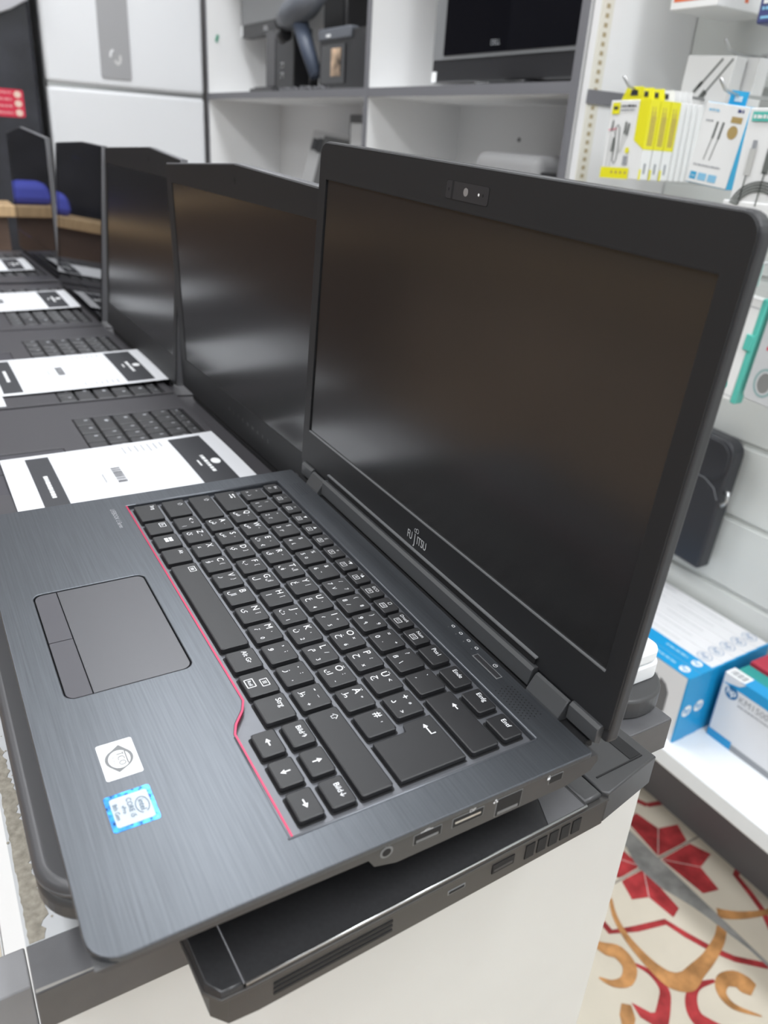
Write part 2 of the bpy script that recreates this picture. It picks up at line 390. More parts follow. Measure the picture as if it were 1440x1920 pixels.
# raised bright rim round the keyboard well
rim_m = mat('rim_bright', (0.17, 0.18, 0.20), 0.45, 0.7)
w = MB()
for a, b in (((-0.0052, -0.080), (-0.0052, 0.0245)), ((0.2942, -0.100), (0.2942, 0.0245)), ((-0.0045, 0.0252), (0.2935, 0.0252)), ((0.234, -0.0989), (0.2945, -0.0989))):
    w.tube([(*a, -0.0001), (*b, -0.0001)], 0.00055, rim_m, 8)
w.build('keyboard_rim', LAP)
w = MB()
w.prism([(YF + 0.0012, -0.0030), (YB - 0.0006, -0.0030), (YB + 0.004, -0.0035), (YB + 0.0052, -0.0075), (YB + 0.002, -0.0125), (0.030, -0.0158), (-0.060, -0.0158), (-0.0705, -0.0125), (-0.0735, -0.0075), (-0.10, -0.0068), (YF + 0.004, -0.0052)], 'x', XL + 0.0006, XR - 0.0006, side_m)
w.prism([(YF + 0.02, -0.005), (0.02, -0.005), (0.02, -0.0160), (YF + 0.035, -0.0145)], 'x', XL + 0.022, XR - 0.03, plast_m)
w.build('base_shell', LAP)
w = MB()
for (x, y) in ((0.005, -0.135), (0.285, -0.135), (0.005, 0.02), (0.285, 0.02)):
    w.box((x - 0.012, y - 0.003, -0.0175), (x + 0.012, y + 0.003, -0.0145), black_m, 0.0008)
w.build('rubber_feet', LAP)
# touchpad and buttons
w = MB(); w.prism(rrect(0.0837, -0.1603, 0.1796, -0.0985, 0.0056), 'z', -0.0026, -0.0022, black_m)
w.build('touchpad_recess', LAP)
tp = MB(); tp.prism(rrect(0.0852, -0.1470, 0.1781, -0.0999, (0.0003, 0.0003, 0.0045, 0.0045)), 'z', -0.002, -0.0005, pad_m, 0.0002); tp = tp.build('touchpad', LAP)
for k, (a, b, rr) in enumerate(((0.0852, 0.1312, (0.0045, 0.0003, 0.0003, 0.0003)), (0.1317, 0.1781, (0.0003, 0.0045, 0.0003, 0.0003)))):
    w = MB(); w.prism(rrect(a, -0.1589, b, -0.1474, rr), 'z', -0.002, -0.0005, padb_m, 0.0002); w.build('touchpad_button', tp)
# keyboard tray with keys
w = MB(); w.prism(wellp, 'z', -0.0034, -0.0029, tray_m)
KB = w.build('keyboard', LAP)
w = MB()
path = wellp[:6]
for i in range(len(path) - 1): pass
w.T = Matrix.Identity(4)
w.ribbon([(p[0], p[1] + 0.0002) for p in path], 0.0011, -0.0001, red_m)
for a, b in zip(path, path[1:]):
    w.poly([(a[0], a[1] + 0.0006, -0.0029), (b[0], b[1] + 0.0006, -0.0029), (b[0], b[1] + 0.0006, -0.0001), (a[0], a[1] + 0.0006, -0.0001)], red_m)
w.build('red_trim', KB)
ZK = 0.0003
def key_cap(w, x0, y0, x1, y1, r=0.0011):
    a = rrect(x0, y0, x1, y1, r, 3); ins = 0.0005
    b = rrect(x0 + ins, y0 + ins, x1 - ins, y1 - ins, r, 3)
    # dark tray cut-out widened to paint the key's drop shadow, then the cap
    w.prism(rrect(x0 - 0.0009, y0 - 0.0009, x1 + 0.0009, y1 + 0.0007, 0.0014, 3), 'z', -0.0029, -0.0028, black_m)
    w.prism(a, 'z', -0.0026, ZK - 0.0003, key_m)
    w.prism(a, 'z', ZK - 0.0003, ZK, key_m, top=b)
AR = 'ضصثقفغعهخحجدشسيبلاتنمكطئءؤرىةوزظ'
def key(cx, cy, wd=0.0158, hd=0.0150, leg=()):
    w = MB(); key_cap(w, cx - wd / 2, cy - hd / 2, cx + wd / 2, cy + hd / 2)
    for (s, dx, dy, sz) in leg:
        if s == 'BOX': w.T = Matrix.Translation((cx + dx, cy + dy, ZK + 0.00008)); frame(w, sz); w.T = Matrix.Identity(4)
        elif s == 'ARROW': arrow(w, cx + dx, cy + dy, sz)
        elif s == 'WIN':
            for a in (-1, 1):
                for b in (-1, 1):
                    qx, qy, h = cx + dx + a * sz * .27, cy + dy + b * sz * .27, sz * .22
                    w.poly([(qx - h, qy - h, ZK + .0001), (qx + h, qy - h, ZK + .0001), (qx + h, qy + h, ZK + .0001), (qx - h, qy + h, ZK + .0001)], legend_m)
        else: w.text(s, cx + dx, cy + dy, sz, legend_m, z=ZK + 0.00012, bold=0.005)
    return w.build('key', KB)
def frame(w, s):
    for (a, b) in (((-s, -s * .7), (s, -s * .7)), ((s, -s * .7), (s, s * .7)), ((s, s * .7), (-s, s * .7)), ((-s, s * .7), (-s, -s * .7))):
        w.ribbon([a, b], s * 0.14, 0, legend_m)
def arrow(w, x, y, d, L=0.0042, hw=0.0013):
    w.T = Matrix.Translation((x, y, ZK + 0.00008)) @ Matrix.Rotation(math.radians(d), 4, 'Z')
    w.ribbon([(-L / 2, 0), (L / 2 - 0.0012, 0)], 0.0006, 0, legend_m)
    w.poly([(L / 2 - 0.0018, hw, 0), (L / 2 - 0.0018, -hw, 0), (L / 2 + 0.0004, 0, 0)], legend_m); w.T = Matrix.Identity(4)
def outline_arrow(w, x, y, s):
    P = [(0, 1), (1, 0), (.45, 0), (.45, -.8), (-.45, -.8), (-.45, 0), (-1, 0), (0, 1)]
    w.T = Matrix.Translation((x, y, ZK + 0.00008)); w.ribbon([(a * s, b * s) for a, b in P], s * 0.16, 0, legend_m); w.T = Matrix.Identity(4)
U = 0.019; YP = 0.0188
def L3(main, ar, ar2='', extra=''):
    out = [(main, -0.0036, 0.0034, 0.0056)]
    if ar: out.append((ar, -0.0032, -0.0034, 0.0050))
    if ar2: out.append((ar2, 0.0014, 0.0030, 0.0036))
    if extra: out.append((extra, 0.0048, -0.0035, 0.0034))
    return out
num = [('^', 'ذ', '°'), ('1', '١', '!'), ('2', '٢', '"'), ('3', '٣', '§'), ('4', '٤', '$'), ('5', '٥', '%'), ('6', '٦', '&'), ('7', '٧', '/'), ('8', '٨', '('), ('9', '٩', ')'), ('0', '٠', '='), ('ß', '\\', '?'), ('´', '', '`')]
numx = {7: '7', 8: '8', 9: '9', 10: '÷'}
for i, (a, ar, sh) in enumerate(num):
    leg = [(a, -0.0040, -0.0034, 0.0042), (sh, -0.0038, 0.0036, 0.0038)]
    if ar: leg.append((ar, 0.0012, -0.0034, 0.0040))
    if i in numx: leg.append((numx[i], 0.0048, 0.0030, 0.0034))
    if i == 12: leg = [('´', -0.0040, -0.0030, 0.0044), ('`', -0.0036, 0.0036, 0.0044)]
    key(0.0095 + U * i, 0, leg=leg)
key(0.2686, 0, 0.0398, 0.0150, [('ARROW', -0.009, 0.003, 180)])
rowq = [('Q', 'ض', 'َ', ''), ('W', 'ص', 'ً', ''), ('E', 'ث', 'ُ', '€'), ('R', 'ق', 'ٌ', ''), ('T', 'ف', 'لإ', ''), ('Y', 'غ', 'إ', ''), ('U', 'ع', '‘', '4'), ('I', 'ه', '÷', '5'), ('O', 'خ', '×', '6'), ('P', 'ح', '؛', 'x'), ('Ü', 'ج', '<', ''), ('+', 'د', '*', '>')]
for i, (a, b, c, d) in enumerate(rowq): key(0.0380 + U * i, -YP, leg=L3(a, b, c, d))
w = MB(); key_cap(w, -0.0006, -YP - 0.0075, 0.0273, -YP + 0.0075)
for yy, d in ((0.0045, 1), (0.0022, -1)):
    w.ribbon([(0.0045, -YP + yy), (0.0105, -YP + yy)], 0.0005, ZK + .00008, legend_m)
    e = 0.0045 if d > 0 else 0.0105
    w.poly([(e, -YP + yy, ZK + .00009), (e + d * .0018, -YP + yy - .0011, ZK + .00009), (e + d * .0018, -YP + yy + .0011, ZK + .00009)][::d], legend_m)
w.build('key', KB)
rowa = [('A', 'ش', 'ِ', ''), ('S', 'س', 'ٍ', ''), ('D', 'ي', ']', ''), ('F', 'ب', '[', ''), ('G', 'ل', 'لأ', ''), ('H', 'ا', 'أ', ''), ('J', 'ت', 'ـ', '1'), ('K', 'ن', '،', '2'), ('L', 'م', '/', '3'), ('Ö', 'ك', ':', '-'), ('Ä', 'ط', '"', ''), ('#', '', "'", '')]
for i, (a, b, c, d) in enumerate(rowa): key(0.0432 + U * i, -2 * YP, leg=L3(a, b, c, d))
w = MB(); key_cap(w, -0.0006, -2 * YP - 0.0075, 0.0325, -2 * YP + 0.0075); outline_arrow(w, 0.0065, -2 * YP + 0.0035, 0.0017); w.build('key', KB)
w = MB()
P = [(0.2638, -2 * YP - 0.0075), (0.2885, -2 * YP - 0.0075), (0.2885, -YP + 0.0075), (0.2588, -YP + 0.0075), (0.2588, -YP - 0.0072), (0.2638, -YP - 0.0085)]
cxm, cym = 0.274, -1.5 * YP
Q = [(x + (0.0007 if x > cxm else -0.0007), y + (0.0007 if y > cym else -0.0007)) for x, y in P]
w.prism(Q, 'z', -0.0029, -0.0028, black_m); w.prism(P, 'z', -0.0021, ZK - 0.0003, key_m)
w.prism(P, 'z', ZK - 0.0003, ZK, key_m, top=[(x - (0.0005 if x > cxm else -0.0005), y - (0.0005 if y > cym else -0.0005)) for x, y in P])
w.ribbon([(0.2655, -YP + 0.001), (0.2702, -YP + 0.001), (0.2702, -YP + 0.0034)], 0.0006, ZK + .0001, legend_m)
w.poly([(0.2655, -YP + 0.0023, ZK + .0001), (0.2632, -YP + 0.001, ZK + .0001), (0.2655, -YP - 0.0003, ZK + .0001)], legend_m)
w.build('key', KB)
rowz = [('<', '', '>', '|'), ('Z', 'ئ', '~', ''), ('X', 'ء', '', ''), ('C', 'ؤ', '{', ''), ('V', 'ر', '}', ''), ('B', 'لا', '', ''), ('N', 'ى', 'آ', ''), ('M', 'ة', '’', '0'), (',', 'و', ';', ''), ('.', 'ز', ':', ','), ('-', 'ظ', '_', '+')]
for i, (a, b, c, d) in enumerate(rowz): key(0.0338 + U * i, -3 * YP, leg=L3(a, b, c, d))
w = MB(); key_cap(w, -0.0006, -3 * YP - 0.0075, 0.0226, -3 * YP + 0.0075); outline_arrow(w, 0.0065, -3 * YP + 0.0035, 0.0017); w.build('key', KB)
w = MB(); key_cap(w, 0.2346, -3 * YP - 0.0075, 0.2885, -3 * YP + 0.0075); outline_arrow(w, 0.241, -3 * YP + 0.0035, 0.0018); w.build('key', KB)
YR = -4 * YP
key(0.0108, YR, 0.0228, 0.0152, [('Strg', -0.0055, 0.0035, 0.0036)])
key(0.0338, YR, leg=[('Fn', -0.0025, 0.0030, 0.0032), ('BOX', -0.0025, 0.0030, 0.0026)])
key(0.0528, YR, leg=[('WIN', -0.001, 0.001, 0.0050)])
key(0.0723, YR, 0.0168, 0.0152, leg=[('Alt', -0.0030, 0.0035, 0.0036)])
key(0.1283, YR, 0.0880, 0.0152, leg=[('BOX', -0.037, 0.0035, 0.0026), ('88', -0.037, 0.0035, 0.0028)])
key(0.1842, YR, leg=[('Alt Gr', -0.0012, 0.002, 0.0038)])
key(0.2040, YR, 0.0172, 0.0152, leg=[('Roll', -0.001, -0.0042, 0.0026), ('BOX', 0.001, 0.0026, 0.0026), ('≡', 0.001, 0.0026, 0.0042), ('BOX', -0.001, -0.0042, 0.0030)])
key(0.2236, YR, 0.0172, 0.0152, leg=[('Strg', -0.002, 0.0032, 0.0040)])
for i, (s, d) in enumerate((('Bild↑', None), (None, 90), ('Bild↓', None))):
    key(0.2434 + 0.0189 * i, -0.0722, 0.0152, 0.0112, [(s, 0, 0.0015, 0.0036)] if s else [('ARROW', 0, 0, d)])
for i, d in enumerate((180, -90, 0)): key(0.2434 + 0.0189 * i, -0.0868, 0.0152, 0.0112, [('ARROW', 0, 0, d)])
frow = ['Esc'] + ['F%d' % k for k in range(1, 13)]
tops = ['', '🔇', '◁', '◁▼', '◁▲', '((', '⌂', '☼▼', '☼▲', 'ECO', '▭', 'Druck', 'Num']
tops = ['', '/', 'x', '▼', '▲', '((', 'o', '*▼', '*▲', 'ECO', '□', 'Druck', 'Num']
for i, s in enumerate(frow):
    x = 0.0055 + 0.0164 * i + (0.0012 if i else 0)
    if i == 0: leg = [('Esc', 0.0, 0.0024, 0.0032), ('□', -0.0005, -0.0022, 0.0026)]
    else: leg = [(tops[i], 0.0, 0.0024, 0.0030), (s, 0.0, -0.0020, 0.0021), ('BOX', 0.0, -0.0020, 0.0022)]
    key(x, 0.0165, 0.0138, 0.0100, leg)
for i, s in enumerate(('Pos1', 'Ende', 'Einfg', 'Entf')): key(0.2210 + 0.0199 * i, 0.0162, 0.0152, 0.0108, [(s, -0.001, 0.0022, 0.0036)])

# deck details
w = MB()
for i in range(11):
    for j in range(6):
        x = 0.2585 + i * 0.0022 + (j % 2) * 0.0011; y = 0.0285 + j * 0.0019
        w.disc((x, y), 0.00042, 0.00042, 0.00006, black_m, 6)
w.build('speaker_grille', LAP)
w = MB()
for i in range(9):
    for j in range(5):
        x = 0.004 + i * 0.0022 + (j % 2) * 0.0011; y = 0.0305 + j * 0.0019
        w.disc((x, y), 0.00036, 0.00036, 0.00006, black_m, 6)
w.build('speaker_grille', LAP)
w = MB(); w.box((0.2300, 0.0343, -0.0004), (0.2515, 0.0385, 0.00005), edge_m, 0.0003); w.box((0.2306, 0.0349, -0.0004), (0.2509, 0.0379, 0.00025), plast_m, 0.0003)
w.ring((0.2425, 0.0405), 0.0013, 0.0013, 0.0003, 0.0002, legend_m, 16, 120, 420); w.ribbon([(0.2425, 0.0402), (0.2425, 0.0420)], 0.0003, 0.0002, legend_m)
w.build('power_button', LAP)
for k in range(4):
    w = MB(); x = 0.2035 + 0.0073 * k
    w.disc((x, 0.0375), 0.0004, 0.0004, 0.0001, edge_m, 8); w.ring((x + 0.0006, 0.0405), 0.0012, 0.0009, 0.0003, 0.0001, legend_m, 12); w.ribbon([(x - 0.0005, 0.0399), (x + 0.0017, 0.0399)], 0.0003, .0001, legend_m)
    w.build('status_light', LAP)
w = MB(); w.text('LIFEBOOK U Series', 0.0115, -0.0965, 0.0042, mat('etched_grey', (0.42, 0.43, 0.45), 0.4, 0.5), z=0.0001, sx=0.8); w.build('etched_name', LAP)
# stickers
def sticker(x0, y0, x1, y1, r, m, z=0.00012):
    w = MB(); w.prism(rrect(x0, y0, x1, y1, r), 'z', 0.00002, z, m); return w
w = sticker(0.2142, -0.1543, 0.2360, -0.1393, 0.0010, white_m)
cx, cy = 0.2251, -0.1468; z = 0.0003; gt = mat('sticker_grey', (0.16, 0.165, 0.17), 0.5)
lf = []
for k in range(13):
    t_ = math.radians(100 + 160 * k / 12); lf.append((cx + 0.0042 * math.cos(t_) * 1.25, cy + 0.0052 * math.sin(t_)))
shape = [(cx - 0.0082, cy + 0.0014)] + [(cx + 0.0060 * math.cos(math.radians(a)), cy + 0.0058 * math.sin(math.radians(a))) for a in range(125, 20, -15)] + [(cx + 0.0078, cy - 0.0016)] + [(cx + 0.0060 * math.cos(math.radians(a)), cy + 0.0058 * math.sin(math.radians(a))) for a in range(-55, -165, -15)]
w.poly([(a, b, z) for a, b in shape][::-1], gt)
w.disc((cx + 0.0005, cy), 0.0052, 0.0044, z + 0.00015, white_m)
w.text('TCO', cx + 0.0005, cy + 0.0008, 0.0042, gt, z=z + 0.0003, bold=0.03, sx=0.9); w.text('CERTIFIED', cx + 0.0005, cy - 0.0024, 0.0016, gt, z=z + 0.0003)
w.ribbon([(cx - 0.0032, cy + 0.0029), (cx + 0.0042, cy + 0.0029)], 0.0006, z + .0003, gt)
o = w.build('sticker', LAP); tag(o, 'white square sticker with a grey leaf-shaped TCO mark')
blue_h = mat('holo_blue', (0.03, 0.20, 0.75), 0.22, 0.7, noise=(450, 0.9))
w = sticker(0.2438, -0.1578, 0.2628, -0.1396, 0.0012, blue_h)
w.prism(rrect(0.2458, -0.1560, 0.2610, -0.1412, 0.0012), 'z', 0.0001, 0.00018, mat('sticker_silver', (0.42, 0.47, 0.52), 0.4, 0.0))
ti = mat('intel_grey', (0.10, 0.15, 0.20), 0.5)
w.ring((0.2534, -0.1446), 0.0043, 0.0027, 0.0003, 0.00045, ti, 30, 20, 350); w.text('intel', 0.2534, -0.1446, 0.0034, ti, z=0.00045)
w.text('CORE i5', 0.2530, -0.1489, 0.0029, ti, z=0.00045); w.text('vPro', 0.2530, -0.1515, 0.0023, ti, z=0.00045); w.text('8th Gen', 0.2532, -0.1544, 0.0026, ti, z=0.00045)
o = w.build('sticker', LAP); tag(o, 'blue-edged silver processor sticker')

# right side ports, on the side wall x = XR
def port(name, y0, y1, z0, z1, rim=True, inner=None):
    w = MB(); X = XR - 0.0006
    if rim: w.box((X - 0.002, y0 - 0.0005, z0 - 0.0005), (X + 0.0001, y1 + 0.0005, z1 + 0.0005), edge_m, 0.0003)
    w.box((X - 0.002, y0, z0), (X + 0.0002, y1, z1), black_m)
    if inner: w.box((X - 0.002, y0 + 0.001, z0 + inner[0]), (X + 0.0003, y1 - 0.0012, z0 + inner[1]), inner[2])
    return w.build(name, LAP)
X = XR - 0.0006
w = MB(); w.cyl((X - 0.002, -0.0655, -0.0068), (X + 0.0002, -0.0655, -0.0068), 0.0030, edge_m); w.cyl((X - 0.002, -0.0655, -0.0068), (X + 0.0003, -0.0655, -0.0068), 0.0020, black_m); w.build('audio_jack', LAP)
port('usb_port', -0.0525, -0.0395, -0.0098, -0.0048, True, (0.0006, 0.0020, edge_m))
port('display_port', -0.0335, -0.0180, -0.0098, -0.0050, True, (0.0018, 0.0030, steel_m))
port('network_port', -0.0105, 0.0030, -0.0145, -0.0048, True, (0.0005, 0.0022, edge_m))
port('lock_slot', 0.0190, 0.0265, -0.0090, -0.0050, True)
w = MB(); w.T = Matrix(((0, 0, 1, X + 0.0003), (1, 0, 0, 0), (0, 1, 0, 0), (0, 0, 0, 1)))
w.text('DP', -0.024, -0.0037, 0.0026, legend_m, z=0.0001); w.ring((-0.0655, -0.0030), 0.0009, 0.0009, 0.0002, 0.0001, legend_m, 12, 0, 180)
w.ribbon([(-0.050, -0.0038), (-0.044, -0.0038)], 0.0003, 0.0001, legend_m); w.ribbon([(-0.0485, -0.0038), (-0.047, -0.0030), (-0.0455, -0.0030)], 0.0003, .0001, legend_m)
w.ring((0.0180, -0.0040), 0.0006, 0.0008, 0.0002, .0001, legend_m, 10); w.box((0.0172, -0.0058, 0), (0.0188, -0.0045, 0.0001), legend_m)
for dx, dz in ((-0.0125, -0.0052), (-0.0110, -0.0052), (-0.01175, -0.0040)): w.box((dx - 0.0004, dz - 0.0004, 0), (dx + 0.0004, dz + 0.0004, 0.0001), legend_m)
w.build('port_markings', LAP)

# lid: a child frame whose local x = right, y = up along the lid, z = towards the user
LT = Matrix.Translation((0, 0.0503, 0)) @ Matrix.Rotation(math.radians(90 - 1.7), 4, 'X')
def lid_part(me, name):
    me.transform(LT); return link(name, me, LAP)
LX0, LX1, LY0, LY1 = -0.0192, 0.3128, 0.0015, 0.2325
me = plate(rrect(LX0, LY0, LX1, LY1, (0.003, 0.003, 0.009, 0.009)), [], -0.0072, -0.0008, 0.0014, plast_m); lid_part(me, 'lid_back')
SX0, SX1, SY0, SY1 = -0.0080, 0.3013, 0.0362, 0.2102
me = plate(rrect(LX0 + 0.001, LY0 + 0.0075, LX1 - 0.001, LY1 - 0.001, (0.002, 0.002, 0.008, 0.008)), [[(SX0, SY0), (SX1, SY0), (SX1, SY1), (SX0, SY1)]], -0.0012, 0.0002, 0.0003, bezel_m); lid_part(me, 'bezel')
w = MB(); w.box((SX0 - 0.001, SY0 - 0.001, -0.0011), (SX1 + 0.001, SY1 + 0.001, -0.0007), screen_m)
lid_part(w.mesh('screen'), 'screen')
w = MB(); w.box((SX0, SY0 - 0.0007, -0.0008), (SX1, SY0 + 0.0001, 0.0003), edge_m); lid_part(w.mesh('bezel_lip'), 'bezel_lip')
w = MB(); w.box((SX0, SY1 - 0.0001, -0.0008), (SX1, SY1 + 0.0005, 0.00025), black_m); w.box((SX0 - 0.0006, SY0, -0.0008), (SX0, SY1, 0.00025), black_m); lid_part(w.mesh('screen_gap'), 'screen_gap')
w = MB(); w.prism(rrect(0.1283, 0.2150, 0.1647, 0.2240, 0.0016), 'z', 0.0002, 0.00035, black_m)
w.prism(rrect(0.1286, 0.2153, 0.1644, 0.2237, 0.0014), 'z', 0.0002, 0.0004, plast_m)
w.poly([(0.1335, 0.2153, 0.00045), (0.1353, 0.2153, 0.00045), (0.1353, 0.2237, 0.00045), (0.1335, 0.2237, 0.00045)], black_m)
w.disc((0.1460, 0.2196), 0.0020, 0.0020, 0.0005, mat('shutter_grey', (0.22, 0.21, 0.21), 0.5)); w.disc((0.1568, 0.2196), 0.0007, 0.0007, 0.0005, white_m, 12)
w.disc((0.1603, 0.2196), 0.0007, 0.0008, 0.0005, black_m, 12); w.disc((0.1312, 0.2196), 0.0006, 0.0008, 0.0005, black_m, 12)
lid_part(w.mesh('webcam'), 'webcam')
w = MB(); lg = mat('logo_silver', (0.50, 0.51, 0.52), 0.4, 0.1)
w.text('FU', 0.1380, 0.0228, 0.0078, lg, z=0.0005, sx=0.62, bold=.02); w.text('J', 0.1432, 0.0214, 0.0098, lg, z=0.0005, sx=0.6, bold=.02); w.text('ITSU', 0.1512, 0.0228, 0.0078, lg, z=0.0005, sx=0.66, bold=.02)
w.ring((0.1432, 0.0278), 0.0013, 0.0013, 0.0004, 0.0004, lg, 16); w.ring((0.1453, 0.0282), 0.0016, 0.0016, 0.0004, 0.0004, lg, 16)
lid_part(w.mesh('logo'), 'logo')
# hinge parts in base frame
def bar(name, x0, x1, m, prof):
    w = MB(); w.prism(prof, 'x', x0, x1, m, 0.0004); return w.build(name, LAP)
bprof = [(0.0455, 0.0005), (0.0505, -0.001), (0.0512, 0.0105), (0.0478, 0.0108), (0.0462, 0.0092)]
w = MB(); w.box((-0.012, 0.0425, -0.006), (0.304, 0.0515, -0.0020), black_m); w.build('hinge_channel', LAP)
bar('hinge_bar', 0.0265, 0.2625, hinge_m, bprof)
w = MB(); w.box((0.0295, 0.0492, 0.0112), (0.2605, 0.0502, 0.0150), black_m); w.box((0.0285, 0.0488, 0.0150), (0.2612, 0.0506, 0.0158), edge_m); w.build('seal_strip', LAP)
for x0, x1 in ((0.0065, 0.0255), (0.2640, 0.2880)):
    w = MB(); w.prism([(0.0428, -0.002), (0.0520, -0.002), (0.0512, 0.0075), (0.0492, 0.0092), (0.0476, 0.0085), (0.0430, 0.0010)], 'x', x0, x1, hinge_m, 0.0005); w.build('hinge', LAP)
for x0, x1 in ((-0.0110, 0.0055), (0.2890, 0.3085)):
    bar('hinge_cap', x0, x1, hinge_m, [(0.0470, 0.0010), (0.0510, -0.0015), (0.0520, 0.0098), (0.0490, 0.0100), (0.0474, 0.0085)])

# ================================================================== closed laptops under the main one
t = empty('closed_laptop', (0.13, -0.06, -0.046), 'closed dark grey laptop with rounded corners, directly beneath the FUJITSU laptop', 'laptop')
w = MB(); w.prism(rrect(-0.125, -0.126, 0.137, 0.110, 0.022, 10), 'z', 0.0, 0.011, mat('graphite', (0.05, 0.05, 0.052), 0.4), 0.003); w.build('base', t)
w = MB(); w.prism(rrect(-0.125, -0.1265, 0.1375, 0.110, 0.022, 10), 'z', 0.0115, 0.0195, mat('graphite_lid', (0.075, 0.075, 0.08), 0.38, 0.2), 0.0045, seg=4); w.build('lid', t)

GA = math.radians(1.9)
G = empty('gaming_laptop', (0.3165, -0.141, CT), 'thick closed black laptop with side vents, lowest of the stack, jutting past the counter end', 'laptop', rot=(0, 0, GA))
gb = mat('gaming_body', (0.055, 0.052, 0.050), 0.42, 0.2); gl = mat('gaming_lid', (0.035, 0.035, 0.037), 0.33, 0.2, noise=(500, 0.1)); gs = mat('gaming_rear', (0.045, 0.045, 0.047), 0.38)
gw = mat('gaming_wedge', (0.16, 0.16, 0.17), 0.35, 0.5)
w = MB()
w.prism([(-0.30, 0.003), (-0.007, 0.003), (-0.001, 0.008), (0, 0.020), (0, 0.206), (-0.30, 0.206)], 'z', 0.002, 0.0185, gb, 0.0010)
w.prism([(-0.30, 0.000), (-0.006, 0.000), (0.0005, 0.005), (0.0012, 0.018), (0.0012, 0.206), (-0.30, 0.206)], 'z', 0.0187, 0.0206, gb, 0.0004)
w.build('base', G)
w = MB(); w.prism([(-0.30, 0.0005), (-0.006, 0.0005), (0.0002, 0.005), (0.0005, 0.0137), (-0.30, 0.0137)], 'z', 0.0203, 0.0236, gl, 0.0006, top=[(-0.30, 0.0018), (-0.007, 0.0018), (-0.0008, 0.0055), (-0.0002, 0.0137), (-0.30, 0.0137)]); w.build('front_bevel', G)
w = MB(); w.box((-0.30, 0.0145, 0.0207), (0.0008, 0.190, 0.0240), gl, 0.0004); w.build('lid', G)
w = MB(); w.tube([(0.0008, 0.0145, 0.0236), (0.0008, 0.190, 0.0236)], 0.0006, steel_m, 8); w.tube([(-0.30, 0.0140, 0.0236), (0.0005, 0.0140, 0.0236)], 0.0004, gw, 8); w.build('lid_edge', G)
w = MB(); w.prism([(-0.05, 0.1885), (0.0005, 0.1885), (0.0005, 0.165)], 'z', 0.0240, 0.0243, gw); w.prism([(-0.30, 0.1905), (-0.001, 0.1905), (-0.001, 0.202), (-0.30, 0.202)], 'z', 0.0205, 0.0242, gs, 0.0012); w.build('hinge_cover', G)
w = MB(); w.prism([(-0.30, 0.2035), (-0.002, 0.2035), (0.0005, 0.206), (-0.006, 0.2480), (-0.30, 0.2480)], 'z', 0.004, 0.0235, gs, 0.0010)
for k in range(10):
    w.box((-0.030 - 0.022 * k, 0.2335, 0.0225), (-0.011 - 0.022 * k, 0.2415, 0.0238), black_m)
    w.box((-0.0105 - 0.022 * k, 0.208, 0.0232), (-0.0097 - 0.022 * k, 0.2415, 0.0239), black_m)
w.build('rear_block', G)
w = MB()
for k in range(3): w.box((-0.001, 0.026, 0.0075 + 0.0028 * k), (0.0004, 0.080, 0.0088 + 0.0028 * k), black_m)
w.build('speaker_slots', G)
w = MB(); w.box((-0.001, 0.1085, 0.0105), (0.0002, 0.1185, 0.0135), edge_m, 0.0012); w.box((-0.001, 0.109, 0.011), (0.0004, 0.118, 0.013), black_m, 0.0008); w.build('usb_c_port', G)
w = MB(); w.box((-0.001, 0.1335, 0.0095), (0.0004, 0.1465, 0.0150), black_m); w.box((-0.001, 0.1345, 0.0105), (0.0005, 0.1455, 0.0120), plast_m); w.build('usb_port', G)
for k in range(5):
    w = MB(); w.box((-0.001, 0.1535 + 0.0075 * k, 0.0075), (0.0004, 0.1590 + 0.0075 * k, 0.0160), black_m); w.build('vent_slot', G)

# ================================================================== row of black open laptops
al_m = mat('soft_touch_black', (0.062, 0.060, 0.066), 0.42, 0, 0.5, bump=(1500, 0.05)); akey_m = mat('key_dark', (0.05, 0.05, 0.053), 0.45)
alid_m = mat('lid_edge_grey', (0.16, 0.16, 0.17), 0.35, 0.2)
KEYM = {}
def small_key(wd, hd):
    k = (round(wd, 4), round(hd, 4))
    if k not in KEYM:
        w = MB(); ins = 0.0012
        w.prism(rrect(-wd / 2, -hd / 2, wd / 2, hd / 2, 0.001, 2), 'z', -0.0022, 0.0002, akey_m)
        w.prism(rrect(-wd / 2, -hd / 2, wd / 2, hd / 2, 0.001, 2), 'z', 0.0002, 0.0010, akey_m, top=rrect(-wd / 2 + ins, -hd / 2 + ins, wd / 2 - ins, hd / 2 - ins, 0.001, 2))
        w.poly([(-wd * .22, hd * .05, .0011), (-wd * .08, hd * .05, .0011), (-wd * .08, hd * .25, .0011), (-wd * .22, hd * .25, .0011)], inkg_m)
        KEYM[k] = w.mesh('key')
    return KEYM[k]
